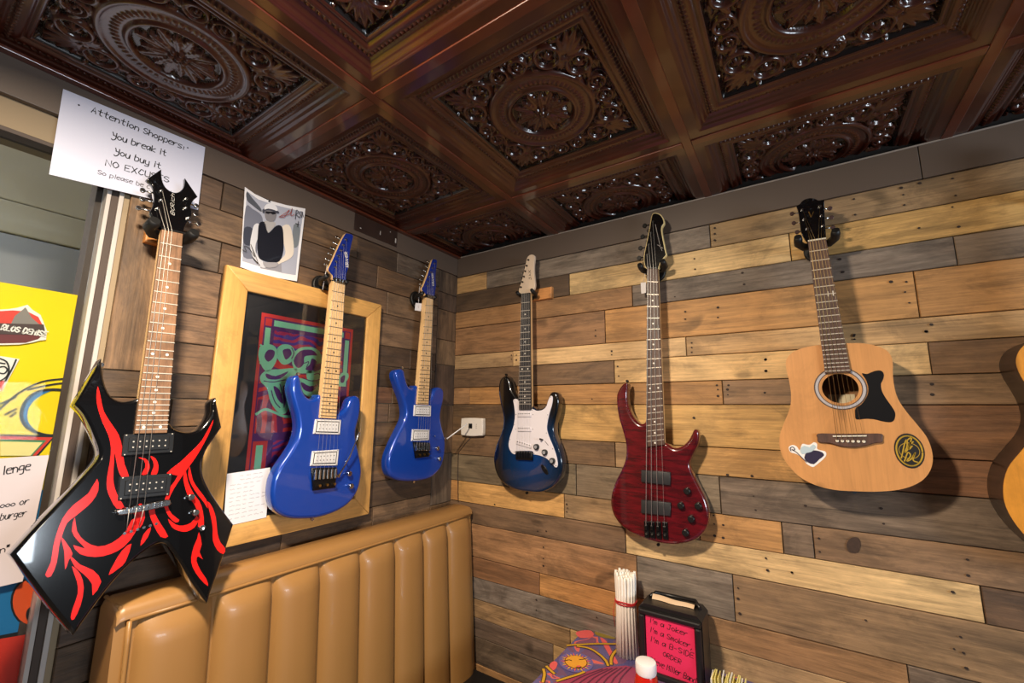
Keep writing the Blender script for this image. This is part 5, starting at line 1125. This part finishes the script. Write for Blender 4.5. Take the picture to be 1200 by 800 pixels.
for nm, pts in (('printed_arc', [(480, 275), (600, 266), (760, 260), (930, 262)]), ('printed_arc', [(570, 280), (680, 300), (770, 355), (825, 410), (845, 455)]), ('printed_arc', [(955, 285), (900, 335), (872, 390), (872, 445)]), ('printed_arc', [(300, 455), (335, 490), (375, 525)]), ('printed_arc', [(275, 480), (285, 530), (270, 600)]), ('printed_arc', [(390, 590), (480, 560), (580, 530), (640, 505)])):
    tstroke(nm, tp2(pts), .013, TK, 4); tstroke(nm, tp2(pts), .008, TG, 5)
sc_ = tp2([(562, 420)])[0]; srx = abs(tp2([(675, 420)])[0][0]-sc_[0]); sry = srx
def circ(r, n=36): return [sc_+np.array([r*math.cos(2*math.pi*k/n), r*math.sin(2*math.pi*k/n)]) for k in range(n)]
tflat('sun_halo', circ(srx*1.62), TBl, 3); 
for k in range(26):
    a = 2*math.pi*k/26; rr_ = srx*(1.55 if k % 2 else 1.38); w_ = .10
    tflat('sun_ray', [sc_+srx*1.04*np.array([math.cos(a-w_), math.sin(a-w_)]), sc_+rr_*np.array([math.cos(a), math.sin(a)]), sc_+srx*1.04*np.array([math.cos(a+w_), math.sin(a+w_)])], TS if k % 3 else TCor, 5)
tflat('sun_outline', circ(srx*1.07), TK, 6); tflat('sun_disc', circ(srx), TS, 7)
for pts in ([(470, 412), (500, 405), (525, 412)], [(590, 402), (620, 400), (645, 395)], [(560, 470), (590, 474), (610, 465)]): tstroke('sun_feature', tp2(pts), .004, TK, 8)
tflat('sun_mouth', tp2([(565, 462), (585, 455), (605, 462), (585, 470)]), TCor, 9, 3)

# ---- bundle of paper-wrapped straws
bx_, by_ = .865, -.085
sb = empty('straw_bundle', (bx_, by_, TZ+CZ)); tag(sb, 'bundle of white paper-wrapped straws with red band standing on table', 'straws')
SPAP = mat('straw_paper', (246, 240, 230), .6)
pts_ = [(0, 0)]+[(.0082*math.cos(k*math.pi/3), .0082*math.sin(k*math.pi/3)) for k in range(6)]+[(.0162*math.cos(k*math.pi/6), .0162*math.sin(k*math.pi/6)) for k in range(12)]+[(.0240*math.cos(k*math.pi/9+.1), .0240*math.sin(k*math.pi/9+.1)) for k in range(18)]
rs2 = random.Random(5)
for (x, y) in pts_:
    x *= 1.2; y *= 1.2; h_ = .250+rs2.uniform(-.008, .006); k0, k1 = 1.12, 1.06
    tube('straw', [(x*k0, y*k0, .001), (x*.98, y*.98, h_*.60), (x*k1+rs2.uniform(-.001, .001), y*k1, h_-.012), (x*k1, y*k1, h_)], [.0050, .0050, .0050, .0040], SPAP, sb, 7)
REDB = mat('red_band', (190, 44, 48), .5)
tube('rubber_band', [(.0345*math.cos(a), .0345*math.sin(a), .165+.002*math.sin(3*a)) for a in np.linspace(0, 2*math.pi, 33)], .0024, REDB, sb, 6); tube('rubber_band', [(.0347*math.cos(a), .0347*math.sin(a), .159) for a in np.linspace(0, 2*math.pi, 33)], .0022, REDB, sb, 6)
tube('band_tail', [(-.035, -.006, .162), (-.042, -.008, .12), (-.039, -.006, .075)], .0011, REDB, sb, 5)

# ---- napkin dispenser with pink card
nx, ny = 1.022, -.115
nd_ = empty('napkin_dispenser', (nx, ny, TZ+CZ)); tag(nd_, 'black napkin dispenser with handwritten pink card on its face', 'dispenser')
DBL = mat('dispenser_black', (24, 22, 22), .36)
def dpro(name, y0, y1, z0, z1, hw, cut, m):
    pr = [(-hw, z0), (hw, z0), (hw, z1-cut), (hw-cut, z1), (-hw+cut, z1), (-hw, z1-cut)]; V = [(x, y, z) for y in (y0, y1) for x, z in pr]; n = 6
    return mesh(name, V, [(k, (k+1) % n, n+(k+1) % n, n+k) for k in range(n)]+[tuple(range(n)), tuple(range(n, 2*n))], m, nd_)
dpro('shell', -.042, .055, 0, .198, .092, .014, DBL)
rounded_box('face_frame', -.090, .090, -.056, -.042, .17, .186, DBL, nd_, .005); rounded_box('face_frame', -.090, -.072, -.056, -.042, 0.0, .17, DBL, nd_, .005); rounded_box('face_frame', .072, .090, -.056, -.042, 0, .17, DBL, nd_, .005); rounded_box('face_frame', -.072, .072, -.056, -.042, 0, .018, DBL, nd_, .005)
tube('top_rim', [(-.070, .010, .200), (-.060, .040, .206), (.060, .046, .206), (.078, .012, .200)], .006, DBL, nd_, 8)
NAP = mat('kraft_napkin', (218, 186, 150), .7)
V = []; Fs = []
for i in range(13):
    t = i/12; x = -.062+.124*t; wv = .003*math.sin(t*9)
    V += [(x, .000+wv, .199), (x+.002, .006+wv, .213-.004*t), (x+.004, .018+wv, .209-.005*t), (x+.002, .030, .199)]
for i in range(12):
    for k in range(3): a = i*4+k; Fs.append((a, a+1, a+5, a+4))
mesh('napkin', V, Fs, NAP, nd_, True)
rounded_box('pink_card', -.070, .070, -.0465, -.0450, .016, .170, mat('pink_card', (226, 44, 92), .55), nd_, 0)
class CardF(Frame):
    pass
cf = Frame('R', 'x', nx, TZ, root=nd_)
dq = .0470
for tx, a, b, hh in (("I'm a Joker", (-.058, .150), (.050, .140), .013), ("I'm a Smoker,", (-.058, .124), (.062, .110), .014), ("I'm a B-SIDE", (-.058, .098), (.064, .086), .014), ('ORDER', (-.022, .068), (.028, .060), .012), ('Steve Miller Band', (-.062, .040), (.066, .022), .015)):
    cf.text('lettering', tx, a, b, hh, dq+.0002, INK, nd_, .0016, .1)

# ---- red squeeze bottle
kx, ky = 1.022, -.40
kb = empty('ketchup_bottle', (kx, ky, TZ+CZ)); tag(kb, 'red squeeze bottle with white cap standing on the patterned table', 'bottle')
lathe('bottle_body', [(.026, .0), (.030, .003), (.031, .03), (.031, .085), (.030, .112), (.026, .130), (.0225, .139)], mat('ketchup_red', (186, 26, 16), .18, 0, .6), kb)
lathe('bottle_cap', [(.0245, .137), (.0255, .140), (.0258, .158), (.0245, .163), (.020, .1645), (.001, .165)], mat('cap_white', (236, 232, 232), .4), kb)
# ---- black caddy with packets
cy = empty('packet_caddy', (1.178, -.185, TZ+CZ)); tag(cy, 'small black caddy filled with pale yellow packets beside napkin dispenser', 'caddy')
for args in ((-.046, .046, -.030, -.027), (-.046, .046, .027, .030)): rounded_box('caddy_side', args[0], args[1], args[2], args[3], .004, .062, BLACKP, cy, .001)
for args in ((-.046, -.043), (.043, .046)): rounded_box('caddy_side', args[0], args[1], -.0268, .0268, .004, .062, BLACKP, cy, .001)
rounded_box('caddy_base', -.046, .046, -.030, .030, 0, .004, BLACKP, cy, .001)
PK = [mat('packet_yellow', (238, 224, 140), .5), mat('packet_white', (236, 232, 222), .5)]
for k in range(14):
    x = -.039+k*.006; o = rounded_box('sugar_packet', -.0014, .0014, -.023, .023, 0, .070+random.uniform(-.004, .006), PK[0] if k % 4 else PK[1], cy, .0006); o.location = (x, random.uniform(-.002, .002), .006); o.rotation_euler = (random.uniform(-.05, .05), random.uniform(-.06, .06), random.uniform(-.04, .04))
